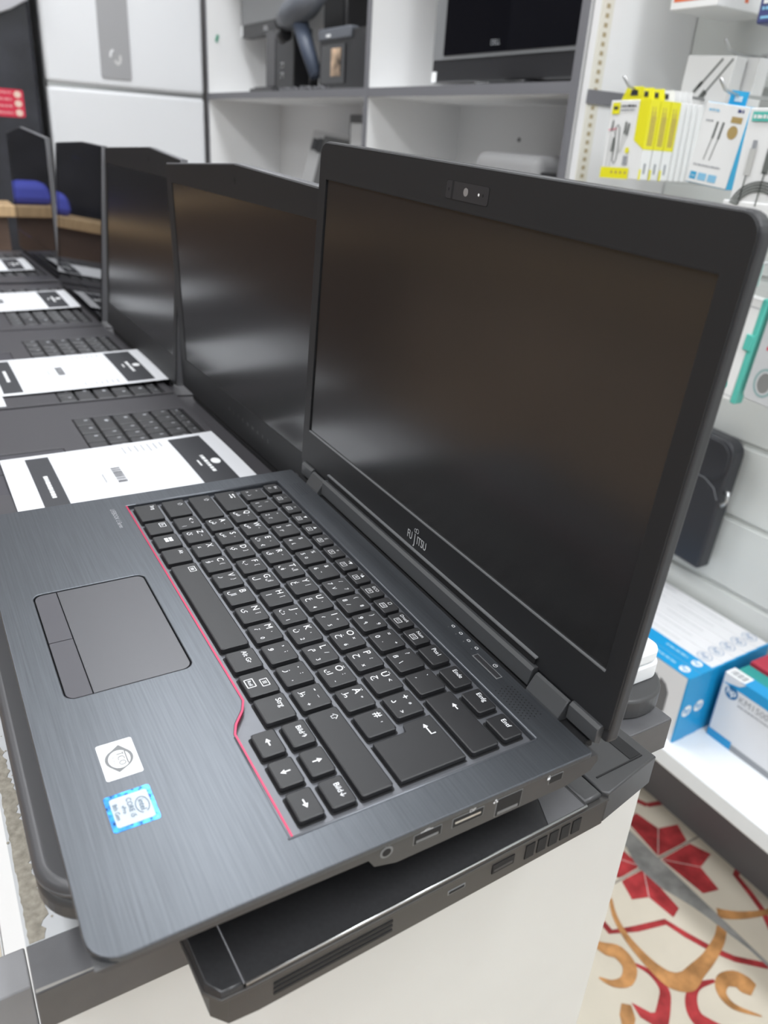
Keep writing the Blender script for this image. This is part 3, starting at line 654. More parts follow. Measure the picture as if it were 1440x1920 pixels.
def open_laptop(label, x0, x1, zb, zt, kx0, y_bot, lean, lidx0, lidx1, zs, peak, screen, smat, group=None, rotz=0, edge=alid_m, keys=True):
    ox, oy = (x0 + x1) / 2, -0.07
    t = empty('black_laptop', (ox, oy, zb), label, 'laptop', group, rot=(0, 0, rotz))
    H = zt - zb; yf, yb = -0.200 - oy, 0.058 - oy
    a, b = x0 - ox, x1 - ox
    kx = kx0 - ox; kw = 0.288; ky1 = 0.050 - oy; ky0 = -0.066 - oy
    well = rrect(kx, ky0, kx + kw, ky1, 0.002, 2)
    tpx = (a + b) / 2 - 0.01 if keys else 0
    pad = rrect(tpx - 0.046, -0.163 - oy, tpx + 0.046, -0.088 - oy, 0.002, 2)
    me = plate(rrect(a, yf, b, yb, (0.008, 0.008, 0.002, 0.002)), [well, pad], H - 0.004, H, 0.0008, al_m); link('palm_rest', me, t)
    w = MB(); w.prism([(yf + 0.001, H - 0.004), (yb, H - 0.004), (yb + 0.03, H - 0.006), (yb + 0.034, H - 0.016), (yb + 0.02, 0.0), (yf + 0.03, 0.0), (yf + 0.008, 0.008)], 'x', a + 0.0006, b - 0.0006, al_m); w.build('base_shell', t)
    w = MB(); w.prism(rrect(kx, ky0, kx + kw, ky1, 0.002, 2), 'z', H - 0.0045, H - 0.0035, black_m); kb = w.build('keyboard', t)
    rows = [(0.5, [(1.12, 1)] * 13 + [(0.6, 1)] if False else [(15 / 14, 1)] * 14), (1.35, [(1, 1)] * 13 + [(2, 1)]), (2.4, [(1.5, 1)] + [(1, 1)] * 12 + [(1.5, 1)]),
            (3.45, [(1.75, 1)] + [(1, 1)] * 11 + [(2.25, 1)]), (4.5, [(2.25, 1)] + [(1, 1)] * 10 + [(2.75, 1)]), (5.5, [(1.25, 1)] * 3 + [(5.5, 1)] + [(1.1, 1)] * 5)]
    u = kw / 15; hh = (ky1 - ky0) / 6.0
    for (ry, ks) in rows:
        x = kx; tot = sum(k[0] for k in ks); f = 15 / tot
        for (kwid, _) in ks:
            wd = kwid * u * f; hd = hh * (0.62 if ry < 1 else 1.0)
            o = link('key', small_key(wd - 0.0022, hd - 0.0024), kb); o.location = (x + wd / 2, ky1 - ry * hh, H - 0.0010); x += wd
    w = MB(); w.prism(rrect(tpx - 0.0455, -0.1625 - oy, tpx + 0.0455, -0.0885 - oy, 0.002, 2), 'z', H - 0.003, H - 0.0010, padb_m)
    w.box((tpx - 0.0455, -0.1445 - oy, H - 0.0012), (tpx + 0.0455, -0.1437 - oy, H - 0.0008), black_m); w.box((tpx - .0005, -0.1625 - oy, H - 0.0012), (tpx + .0005, -0.1437 - oy, H - 0.0008), black_m); w.build('touchpad', t)
    # lid in its own tilted frame: local x, y = up, z = to the user
    T = Matrix.Translation((-ox, y_bot - oy, -zb)) @ Matrix.Rotation(math.radians(90 - lean), 4, 'X')
    zl, zp, zr = zs
    out = [(lidx0, zt + 0.004), (lidx1, zt + 0.004), (lidx1, zr), (peak, zp), (lidx0 + 0.002, zl)]
    w = MB(); w.T = T; w.prism(out, 'z', -0.009, -0.0012, edge, 0.0008); w.build('lid_back', t)
    sx0, sx1, sz0, sz1 = screen
    ins = [(x + (0.0012 if x < peak else (-0.0012 if x > peak else 0)), y - (0.0012 if y > zt + 0.01 else -0.001)) for x, y in out]
    me = plate(ins, [[(sx0, sz0), (sx1, sz0), (sx1, sz1), (sx0, sz1)]], -0.0012, 0.0, 0.0002, bezel_m if smat is not gloss_m else smat, T); link('bezel', me, t)
    w = MB(); w.T = T; w.box((sx0 - 0.001, sz0 - 0.001, -0.0011), (sx1 + 0.001, sz1 + 0.001, -0.0006), smat); w.build('screen', t)
    w = MB(); w.T = T; w.ring((peak, zp - 0.0135), 0.0028, 0.0028, 0.0005, 0.0001, black_m, 16); w.disc((peak, zp - 0.0135), 0.0012, 0.0012, 0.0001, black_m, 12); w.build('webcam', t)
    w = MB(); w.T = T; w.box((lidx0 + 0.03, zt - 0.004, -0.008), (lidx1 - 0.03, zt + 0.0045, -0.0015), black_m, 0.002); w.build('hinge_cover', t)
    return t, T
t, T2 = open_laptop('black open laptop directly left of the FUJITSU one, faint letters along its lower bezel', -0.378, -0.006, CT, -0.045, -0.327, 0.0700, -1.9, -0.391, -0.008, (0.2, 0.2105, 0.2035), -0.187, (-0.371, -0.018, -0.004, 0.1825), screen_m, 'black laptops in a row on the counter')
w = MB(); w.T = T2
for k, ch in enumerate('ALIENWARE'): w.text(ch, -0.232 + 0.0125 * k, -0.019, 0.0055, mat('faint_grey', (0.12, 0.12, 0.125), 0.4), z=0.0003)
w.build('bezel_lettering', t)
open_laptop('black open matte-screened laptop, second to the left of the FUJITSU one', -0.738, -0.384, CT, -0.045, -0.675, 0.0660, 4.0, -0.738, -0.3925, (0.203, 0.212, 0.2045), -0.513, (-0.727, -0.405, -0.008, 0.183), screen_m, 'black laptops in a row on the counter')
open_laptop('black open laptop third from the FUJITSU one, with a mirror-like glossy screen', -1.106, -0.746, CT, -0.045, -1.06, 0.0610, 5.0, -1.108, -0.752, (0.197, 0.2055, 0.2045), -0.885, (-1.09, -0.77, -0.01, 0.180), gloss_m, 'black laptops in a row on the counter')
open_laptop('black open laptop at the far left of the counter, lid seen against the black cabinet', -1.53, -1.135, CT, -0.045, -1.48, 0.0600, 0.5, -1.56, -1.142, (0.199, 0.2135, 0.201), -1.39, (-1.54, -1.16, 0.0, 0.182), gloss_m, 'black laptops in a row on the counter', rotz=0.03)

# paper sheets on the keyboards
def sheet(label, x0, x1, y0, y1, z, wave, seed, card=False):
    t = empty('price_sheet', ((x0 + x1) / 2, (y0 + y1) / 2, z), label, 'paper', 'printed sheets lying on the laptop keyboards')
    cx, cy = (x0 + x1) / 2, (y0 + y1) / 2; W, H = x1 - x0, y1 - y0
    def f(v, u, d=0):   # v across 0..1 (x), u along 0..1 (y)
        return Vector(((v - .5) * W, (u - .5) * H, wave(v, u) + d))
    w = MB(); N, M_ = 14, 18
    for side in (0, 1):
        g = [[w.bm.verts.new(f(i / N, j / M_, 0.00015 * side)) for j in range(M_ + 1)] for i in range(N + 1)]
        for i in range(N):
            for j in range(M_):
                q = (g[i][j], g[i + 1][j], g[i + 1][j + 1], g[i][j + 1])
                w.faces([w.bm.faces.new(q if side else q[::-1])], paper_m, True)
    w.build('sheet', t)
    w = MB()
    def patch(v0, v1, u0, u1, m, d=0.0003):
        nv = max(1, int((v1 - v0) * N * 2)); nu = max(1, int((u1 - u0) * M_ * 2))
        for i in range(nv):
            for j in range(nu):
                a, b = v0 + (v1 - v0) * i / nv, v0 + (v1 - v0) * (i + 1) / nv; c, e = u0 + (u1 - u0) * j / nu, u0 + (u1 - u0) * (j + 1) / nu
                w.faces([w.bm.faces.new([w.bm.verts.new(f(*p, d)) for p in ((a, c), (b, c), (b, e), (a, e))])], m)
    patch(0.05, 0.95, 0.76, 0.92, ink_m); patch(0.05, 0.95, 0.10, 0.20, ink_m)
    r = random.Random(seed)
    v = 0.40
    while v < 0.66: dv = r.uniform(.012, .05); patch(v, v + dv, 0.835, 0.852, white_m, 0.0005); v += dv + .008
    patch(0.47, 0.56, 0.805, 0.813, white_m, 0.0005)
    ring = [f(0.52 + 0.045 * math.cos(a), 0.885 + 0.022 * math.sin(a), 0.0006) for a in [2 * math.pi * k / 20 for k in range(20)]]
    w.faces([w.bm.faces.new([w.bm.verts.new(p) for p in ring])], white_m)
    v = 0.36
    while v < 0.66: dv = r.uniform(.012, .04); patch(v, v + dv, 0.143, 0.16, white_m, 0.0005); v += dv + .008
    for u in (0.405, 0.49): patch(0.05, 0.95, u, u + 0.0015, inkg_m)
    patch(0.05, 0.055, 0.405, 0.49, inkg_m)
    v = 0.38
    while v < 0.60: dv = r.uniform(.004, .016); patch(v, v + dv, 0.425, 0.465, ink_m); v += dv + r.uniform(.004, .012)
    patch(0.45, 0.58, 0.375, 0.381, inkg_m)
    for k in range(7):
        u = 0.53 + 0.030 * k
        patch(0.06, 0.06 + r.uniform(0.07, .15), u, u + 0.006, inkg_m); patch(0.94 - r.uniform(.04, .10), 0.94, u, u + 0.006, inkg_m)
    w.build('print', t)
    return t
def wv(a, b, c): return lambda v, u: a * math.sin(v * 3.0 + 0.4) * 0.5 + b * u * u + c * (1 - u) ** 3
sheet('nearest and largest white printed sheet, directly left of the FUJITSU laptop', -0.230, -0.082, -0.145, 0.050, -0.0432, wv(0.002, 0.003, -0.0005), 1)
sheet('second nearest white printed sheet with black bands, a small white card below its left end', -0.568, -0.421, -0.138, 0.066, -0.0428, wv(0.002, 0.003, -0.0005), 2)
sheet('white printed sheet on the keyboard of the laptop with the mirror-like screen', -1.008, -0.862, -0.15, 0.050, -0.0428, wv(0.002, 0.003, -0.0005), 3)
sheet('white printed sheet on the farthest open laptop at the left edge', -1.382, -1.236, -0.16, 0.036, -0.0428, wv(0.002, 0.003, -0.0005), 4)
w = MB(); w.box((-0.020, -0.030, 0), (0.020, 0.030, 0.0008), paper_m); w.disc((0, 0.012), 0.012, 0.012, 0.00085, mat('card_grey', (0.6, 0.62, 0.63), .7), 20)
o = w.build('card'); o.location = (-0.408, -0.150, -0.0448); tag(o, 'small white card on a palm rest at the left edge, below the second sheet', 'card')

# dark device and white adapter behind the main screen, standing on the counter
t = empty('dark_device', (0.209, 0.13, CT), 'dark grey round-ended device on the counter behind the FUJITSU lid', 'device')
w = MB(); w.prism(rrect(-0.08, -0.006, 0.050, 0.048, 0.025, 10), 'z', 0.0, 0.014, mat('device_grey', (0.06, 0.06, 0.062), 0.4), 0.002); w.build('body', t)
t = empty('white_adapter', (0.226, 0.158, CT + 0.014), 'small white plastic power adapter on top of the dark round-ended device', 'adapter')
w = MB(); w.prism(rrect(-0.03, -0.016, 0.020, 0.018, 0.009, 8), 'z', 0.0, 0.011, white_m, 0.001); w.build('body', t)
w = MB(); w.prism(rrect(-0.029, -0.015, 0.019, 0.017, 0.009, 8), 'z', 0.0115, 0.0205, white_m, 0.002); w.build('cap', t)

# ================================================================== SHELVING along the back
BF, BB = 0.785, 1.045
t = empty('shelving_unit', (-1.46, BF, FLOOR), 'white shelving unit with grey front edges along the back, full of screens and devices', 'shelving')
t.location = (0, 0, 0)
ups = (-2.362, -1.275, -0.590)
for x in ups:
    w = MB(); w.box((x, BF + 0.002, FLOOR), (x + 0.016, BB, 1.6), shelf_w); w.box((x - 0.001, BF, FLOOR), (x + 0.017, BF + 0.0022, 1.6), shelf_g); w.build('upright', t)
for (a, b) in zip(ups, ups[1:]):
    for z in (-0.75, -0.40, -0.05, 0.323, 0.80, 1.28):
        w = MB(); w.box((a + 0.0165, BF + 0.003, z), (b - 0.0005, BB, z + 0.016), shelf_w); w.box((a + 0.0165, BF + 0.0005, z - 0.001), (b - 0.001, BF + 0.003, z + 0.017), shelf_g); w.build('shelf', t)
w = MB(); w.box((ups[0], BB, FLOOR), (ups[2] + 0.016, BB + 0.006, 1.6), shelf_w)
for px, pz in ((-1.02, 0.255), (-0.86, 0.235)): w.cyl((px, BB - 0.002, pz), (px, BB + 0.001, pz), 0.004, grey_m)
w.build('back_panel', t)
SZ = 0.3395
scr_grey = mat('screen_film_grey', (0.20, 0.205, 0.21), 0.35); dark_b = mat('device_black', (0.02, 0.02, 0.022), 0.35)
# all in one computer on the right shelf
t = empty('all_in_one_computer', (-0.85, 0.86, SZ), 'large black all-in-one computer with DELL on its bezel, right part of the shelf', 'computer')
w = MB(); w.box((-0.265, 0, 0.012), (0.245, 0.035, 0.36), dark_b, 0.004); w.build('housing', t)
w = MB(); w.box((-0.262, -0.002, 0.055), (0.242, 0.001, 0.355), scr_grey, 0.001); w.build('screen_border', t)
w = MB(); w.box((-0.22, -0.004, 0.062), (0.205, -0.0015, 0.350), gloss_m); w.build('screen', t)
w = MB(); w.T = Matrix(((1, 0, 0, 0), (0, 0, -1, 0), (0, 1, 0, 0), (0, 0, 0, 1))); w.text('DELL', 0.0 - 0.045, 0.078, 0.013, inkg_m, z=0.0045); w.build('logo', t)
w = MB(); w.box((-0.262, -0.001, 0.014), (-0.245, -0.0005, 0.034), white_m); w.build('sticker', t)
w = MB(); w.box((-0.02, -0.03, 0), (0.085, 0.09, 0.010), dark_b, 0.002); w.box((-0.10, -0.005, 0.0), (-0.02, 0.05, 0.012), steel_m, 0.002); w.build('stand', t)
# small monitor, upper left
t = empty('monitor', (-2.09, 0.91, SZ), 'grey-screened monitor with DELL on its bezel, at the left end of the shelf', 'monitor')
w = MB(); w.box((-0.22, -0.02, 0.165), (0.20, 0.02, 0.46), dark_b, 0.004); w.build('housing', t)
w = MB(); w.box((-0.205, -0.022, 0.20), (0.185, -0.019, 0.45), scr_grey); w.build('screen', t)
w = MB(); w.T = Matrix(((1, 0, 0, 0), (0, 0, -1, 0), (0, 1, 0, 0), (0, 0, 0, 1))); w.text('DELL', -0.01, 0.182, 0.016, legend_m, z=0.021); w.box((-0.218, 0.168, 0.018), (-0.205, 0.200, 0.0215), white_m, .002); w.build('logo', t)
w = MB(); w.box((-0.035, 0.0, 0.012), (0.035, 0.03, 0.17), dark_b, 0.003); w.box((-0.12, -0.03, 0), (0.10, 0.08, 0.012), dark_b, 0.003); w.build('stand', t)
# mini tower in front of it
t = empty('desktop_computer', (-1.83, 0.84, SZ), 'slim black desktop computer standing upright below the monitor on the shelf', 'computer')
w = MB(); w.box((-0.10, -0.02, 0.0), (0.09, 0.035, 0.155), dark_b, 0.003); w.build('case', t)
w = MB(); w.box((-0.098, -0.0225, 0.015), (-0.035, -0.019, 0.150), mat('case_grey', (0.10, 0.10, 0.105), 0.5), 0.001); w.build('front_panel', t)
w = MB()
for z in (0.035, 0.06): w.box((0.005, -0.0225, z), (0.022, -0.019, z + 0.013), alu_m, 0.002); w.box((0.008, -0.0228, z + 0.003), (0.019, -0.0222, z + 0.010), black_m)
w.build('ports', t)
t = empty('tablet_device', (-1.92, 0.81, SZ), 'black flat device lying at the shelf edge before the slim desktop computer', 'device')
w = MB(); w.prism(rrect(-0.09, -0.015, 0.10, 0.03, 0.012), 'z', 0, 0.010, dark_b, 0.003); w.build('body', t)
w = MB(); w.prism(rrect(-0.07, -0.006, 0.06, 0.02, 0.008), 'z', 0.010, 0.014, gloss_m, 0.001); w.build('screen', t)
# tall dark box beside it
t = empty('black_speaker', (-1.65, 0.955, SZ), 'tall black speaker standing behind the grey barcode scanner on the shelf', 'speaker')
w = MB(); w.box((-0.07, -0.06, 0), (0.06, 0.06, 0.33), dark_b, 0.008); w.build('cabinet', t)
w = MB(); w.box((-0.06, -0.063, 0.02), (0.05, -0.058, 0.30), mat('grille_black', (0.012, 0.012, 0.013), 0.9, bump=(900, .6)), 0.003); w.build('grille', t)
# handheld scanner on a stand
t = empty('barcode_scanner', (-1.635, 0.805, SZ), 'grey-blue handheld barcode scanner on a stand, tilted left above the shelf', 'scanner')
sc_m = mat('scanner_grey', (0.12, 0.13, 0.15), 0.4)
w = MB(); w.tube([(-0.11, -0.01, 0.165), (-0.07, -0.01, 0.175), (0.0, 0.0, 0.195), (0.055, 0.01, 0.215)], [0.026, 0.034, 0.036, 0.024], sc_m, 16); w.build('head', t)
w = MB(); w.cyl((-0.125, -0.012, 0.158), (-0.108, -0.01, 0.166), 0.021, black_m, 20, 0.019); w.cyl((-0.130, -0.012, 0.130), (-0.10, -0.01, 0.135), 0.018, dark_b, 18); w.build('window', t)
w = MB(); w.tube([(-0.04, 0.0, 0.165), (0.0, 0.005, 0.10), (0.045, 0.01, 0.035)], [0.022, 0.020, 0.017], mat('scanner_blue', (0.06, 0.075, 0.11), 0.4), 14); w.build('handle', t)
w = MB(); w.cyl((0.0, 0.03, 0.0), (0.0, 0.03, 0.012), 0.04, dark_b, 28); w.tube([(0.01, 0.02, 0.01), (0.035, 0.01, 0.05)], 0.012, dark_b); w.build('stand', t)
t = empty('label_printer', (-1.44, 0.83, SZ), 'black box-shaped label printer with a picture on its front, beside the middle upright', 'printer')
w = MB(); w.box((-0.125, -0.02, 0.0), (0.125, 0.14, 0.128), dark_b, 0.006); w.box((-0.122, -0.026, 0.108), (0.05, 0.0, 0.134), sc_m, 0.004); w.build('case', t)
pic = mat('picture_print', (0.45, 0.32, 0.22), 0.5, noise=(22, 0.9))
w = MB(); w.box((-0.105, -0.0225, 0.015), (0.02, -0.0195, 0.098), gloss_m); w.box((-0.05, -0.024, 0.03), (0.0, -0.0222, 0.09), pic); w.build('front_picture', t)
w = MB(); w.prism([(-0.07, 0.114), (-0.05, 0.114), (-0.05, 0.120), (-0.07, 0.120)], 'y', -0.028, -0.0262, white_m); w.build('badge', t)
for x in (-1.76, -1.70, -1.62, -1.54):
    w = MB(); w.tube([(0.035 * math.cos(a) * (1 + .1 * math.sin(3 * a)), 0.014 * math.sin(a), 0.004 + 0.002 * math.sin(5 * a)) for a in [2 * math.pi * k / 20 for k in range(20)]], 0.003, mat('cable_grey', (.12, .12, .13), .5), 6)
    o = w.build('coiled_cable'); o.location = (x, 0.808, SZ + 0.0015); tag(o, 'dark coiled cable lying along the shelf edge under the scanner', 'cable', 'coiled cables on the shelf')
w = MB(); w.cyl((0, 0, 0), (0, 0.02, 0), 0.030, dark_b, 28); w.cyl((0, -0.003, 0), (0, 0.0, 0), 0.016, sc_m, 24)
w.box((-0.006, 0.02, -0.30), (0.006, 0.03, 0.0), dark_b)
o = w.build('round_speaker'); o.location = (-1.335, 0.985, SZ + 0.303); o.rotation_euler = (0, 0, 0); tag(o, 'round black speaker disc on a thin stand beside the grey upright', 'speaker')
# lower shelf things
LZ = -0.0335
t = empty('tablet_computer', (-1.745, 0.885, LZ), 'light grey tablet with a dark screen leaning at the back of the lower shelf', 'tablet')
w = MB(); w.T = Matrix.Rotation(math.radians(-14), 4, 'X') @ Matrix.Rotation(math.radians(3), 4, 'Y')
w.box((-0.16, 0, 0.004), (0.17, 0.012, 0.285), mat('tablet_silver', (0.55, 0.55, 0.55), 0.4, 0.2), 0.004); w.box((-0.07, -0.003, 0.02), (0.16, 0.0, 0.275), mat('tab_dark', (0.10, 0.10, 0.10), .4), .001)
w.box((-0.14, -0.0035, 0.23), (-0.105, 0.0, 0.262), ink_m, .001); w.box((-0.10, -0.004, 0.225), (-0.072, 0.0, 0.265), ink_m, .001); w.build('body', t)
t = empty('picture_frame', (-1.50, 0.905, LZ), 'dark framed small display standing against the grey upright on the lower shelf', 'display')
w = MB(); w.box((-0.065, 0, 0.14), (0.06, 0.015, 0.325), mat('frame_grey', (.14, .14, .145), .5), .003); w.box((-0.05, -0.003, 0.20), (0.05, 0.0, 0.305), white_m); w.box((-0.03, -0.004, 0.21), (0.04, -0.0025, 0.25), ink_m); w.build('screen', t)
w = MB(); w.box((-0.03, 0.0, 0.0), (0.03, 0.05, 0.142), dark_b, .003); w.build('stand', t)
t = empty('printer', (-0.86, 0.87, LZ), 'small light grey printer on the lower shelf, showing just above the main laptop lid', 'printer')
w = MB(); w.box((-0.06, -0.02, 0.0), (0.14, 0.14, 0.262), mat('printer_grey', (0.48, 0.48, 0.49), 0.5), 0.02, 4); w.build('case', t)
w = MB(); w.box((-0.03, -0.022, 0.205), (0.08, -0.018, 0.222), dark_b, .002); w.build('slot', t)
w = MB(); w.box((-0.055, -0.05, 0), (0.05, 0.10, 0.235), dark_b, .004); w.box((-0.05, -0.053, 0.02), (0.045, -0.049, 0.215), sc_m, .002)
o = w.build('black_box'); o.location = (-0.645, 0.89, LZ); tag(o, 'black box on the lower shelf between the light grey printer and the upright', 'box')
w = MB(); w.box((-0.004, -0.001, -0.010), (0.004, 0.001, 0.010), mat('green_tag', (0.03, 0.30, 0.18), .5)); o = w.build('green_tag'); o.location = (-2.343, 0.82, 0.50); o.rotation_euler = (0, .3, math.pi / 2); tag(o, 'tiny green tag stuck inside the shelf near the left upright', 'tag')

# ================================================================== fridge, black cabinet and desk at the left
fr_m = mat('fridge_white', (0.78, 0.79, 0.81), 0.4, bump=(700, 0.25))
t = empty('refrigerator', (-2.36, 0.53, FLOOR), 'tall white two-door refrigerator left of the shelving, narrow grey panel on its upper door', 'refrigerator')
w = MB(); w.box((-0.62, -0.245, 0.02), (-0.045, 0.245, 2.0), fr_m, 0.01); w.build('cabinet', t)
w = MB(); w.box((-0.043, -0.248, 1.281), (0.0, 0.248, 2.0), fr_m, 0.012, 4); ud = w.build('door', t)
w = MB(); w.box((-0.043, -0.248, 0.05), (0.0, 0.248, 1.272), fr_m, 0.012, 4); w.build('door', t)
w = MB(); w.box((-0.04, -0.244, 1.272), (-0.006, 0.244, 1.281), alu_m); w.build('handle_strip', t)
w = MB(); w.T = Matrix(((0, 0, 1, 0), (1, 0, 0, 0), (0, 1, 0, 0), (0, 0, 0, 1)))
w.prism(rrect(-0.083, 1.305, 0.010, 1.85, 0.008), 'z', 0.0, 0.004, mat('panel_grey', (0.36, 0.36, 0.37), 0.4, 0.0), 0.001)
pl = mat('badge_pale', (.62, .62, .61), .4); w.ring((-0.030, 1.362), 0.012, 0.018, 0.008, 0.0045, pl, 20, 200, 400); w.ribbon([(-0.052, 1.365), (-0.050, 1.378), (-0.042, 1.385)], 0.006, 0.0045, white_m)
w.build('display_panel', ud)
t = empty('black_cabinet', (-2.33, -0.06, FLOOR), 'tall black cabinet at the left edge with a red sticker and silver panel', 'cabinet')
w = MB(); w.box((-0.5, -0.90, 0), (0, 0.315, 2.1), mat('cabinet_black', (0.022, 0.023, 0.030), 0.22, noise=(12, .3)), 0.01); w.build('body', t)
w = MB(); w.T = Matrix(((0, 0, 1, 0), (1, 0, 0, 0), (0, 1, 0, 0), (0, 0, 0, 1)))
w.prism(rrect(0.190, 1.178, 0.268, 1.252, 0.006), 'z', 0.0, 0.0015, mat('sticker_red', (0.62, 0.02, 0.06), 0.5)); 
w.T = Matrix(((0, 0, 1, 0), (1, 0, 0, 0), (0, 1, 0, 0), (0, 0, 0, 1)))
for k in range(3): w.disc((0.252, 1.190 + 0.0245 * k), 0.010, 0.009, 0.0020, mat('cup_cream', (0.8, 0.6, 0.5), .5), 16)
for k in range(4): scribble(w, 0.195, 1.186 + 0.018 * k, 0.04, 0.006, 0.002, mat('pale_pink', (.75, .3, .32), .5), seed=k)
w.build('sticker', t)
w = MB(); w.T = Matrix(((0, 0, 1, 0), (1, 0, 0, 0), (0, 1, 0, 0), (0, 0, 0, 1)))
w.prism([(-0.2, 1.440), (0.19, 1.425), (0.262, 1.455), (0.295, 1.475), (0.31, 1.482), (0.31, 1.75), (-0.2, 1.75)], 'z', 0.0, 0.03, mat('panel_silver', (0.45, 0.45, 0.48), 0.35, 0.1), 0.003)
w.box((-0.2, 1.468, 0.028), (0.165, 1.74, 0.034), gloss_m, .002); w.disc((0.185, 1.465), 0.007, 0.006, 0.0305, white_m, 12)
w.build('control_panel', t)
tan = mat('wood_tan', (0.52, 0.36, 0.20), 0.45, noise=(20, 0.15, (1, 8, 1))); brn = mat('desk_brown', (0.11, 0.07, 0.052), 0.5, noise=(14, .2))
t = empty('wooden_desk', (-2.0, -0.5, FLOOR), 'brown desk with a tan top before the black cabinet at the left edge', 'desk')
w = MB(); w.box((-0.08, -0.80, 0.935), (0.06, 0.600, 0.965), tan, 0.003); w.build('desk_top', t)
w = MB(); w.box((-0.07, -0.78, 0), (0.03, 0.58, 0.935), brn); w.build('pedestal', t)
t = empty('wooden_counter', (-1.0, -1.5, FLOOR), 'long wood-topped counter on the far side of the aisle, reflected in the glossy screens', 'counter')
w = MB(); w.box((-0.85, -0.3, 0.95), (1.9, 0.3, 0.99), tan, 0.003); w.build('counter_top', t)
w = MB(); w.box((-0.84, -0.28, 0), (1.88, 0.27, 0.95), mat('counter_beige', (0.52, 0.39, 0.29), 0.5, noise=(3, .3))); w.build('cabinet_body', t)
w = MB(); w.prism(rrect(-0.045, -0.07, 0.045, 0.07, 0.03), 'z', 0, 0.06, mat('cloth_blue', (0.08, 0.10, 0.55), 0.7), 0.02, top=rrect(-0.035, -0.05, 0.035, 0.04, 0.025)); o = w.build('blue_bag'); o.location = (-2.01, -0.06, FLOOR + 0.965); tag(o, 'small blue bag on the tan-topped desk, seen mirrored in the glossy laptop screen', 'bag')

# ================================================================== slat wall goods
FACE = lambda x, y, z, rz=0, ry=0: Matrix.Translation((x, y, z)) @ Matrix.Rotation(rz, 4, 'Z') @ Matrix.Rotation(ry, 4, 'Y') @ Matrix(((1, 0, 0, 0), (0, 0, -1, 0), (0, 1, 0, 0), (0, 0, 0, 1)))
FF = Matrix(((1, 0, 0, 0), (0, 0, -1, 0), (0, 1, 0, 0), (0, 0, 0, 1)))   # local xy on the front face, +z towards the camera side (-y)
card_w = mat('card_white', (0.80, 0.80, 0.79), 0.35); yel = mat('card_yellow', (0.80, 0.74, 0.02), 0.4); cyan = mat('card_cyan', (0.03, 0.36, 0.62), 0.35); teal = mat('card_teal', (0.10, 0.50, 0.42), 0.35)
cab = mat('cable_print', (0.13, 0.14, 0.13), 0.5); lcab = mat('cable_print_light', (0.5, 0.5, 0.48), 0.5); orange = mat('card_orange', (0.75, 0.16, 0.06), 0.4); navy = mat('card_navy', (0.06, 0.07, 0.20), 0.4)
gold = mat('card_gold', (0.42, 0.30, 0.12), 0.4)
def hook(x, z, y0, label):
    w = MB(); w.tube([(x, 1.0, z), (x, y0 + 0.02, z), (x, y0, z + 0.004), (x - 0.001, y0 - 0.012, z + 0.016)], 0.0022, alu_m, 8); w.box((x - 0.006, 0.994, z - 0.012), (x + 0.006, 1.0005, z + 0.006), alu_m, .001)
    o = w.build('display_hook'); tag(o, label, 'hook')
hook(-0.419, 0.322, 0.74, 'metal display hook through the tabs of the yellow cable boxes')
hook(-0.43, 0.578, 0.845, 'metal display hook from which the orange-panelled box hangs')
hook(-0.268, 0.549, 0.845, 'metal display hook from which the navy blue box hangs')
hook(-0.40, 0.384, 0.91, 'metal display hook holding the two white cable boxes')
hook(-0.137, 0.300, 0.71, 'metal display hook holding the tall data cable pack')
hook(-0.255, 0.316, 0.74, 'metal display hook holding the blue-edged cable box')
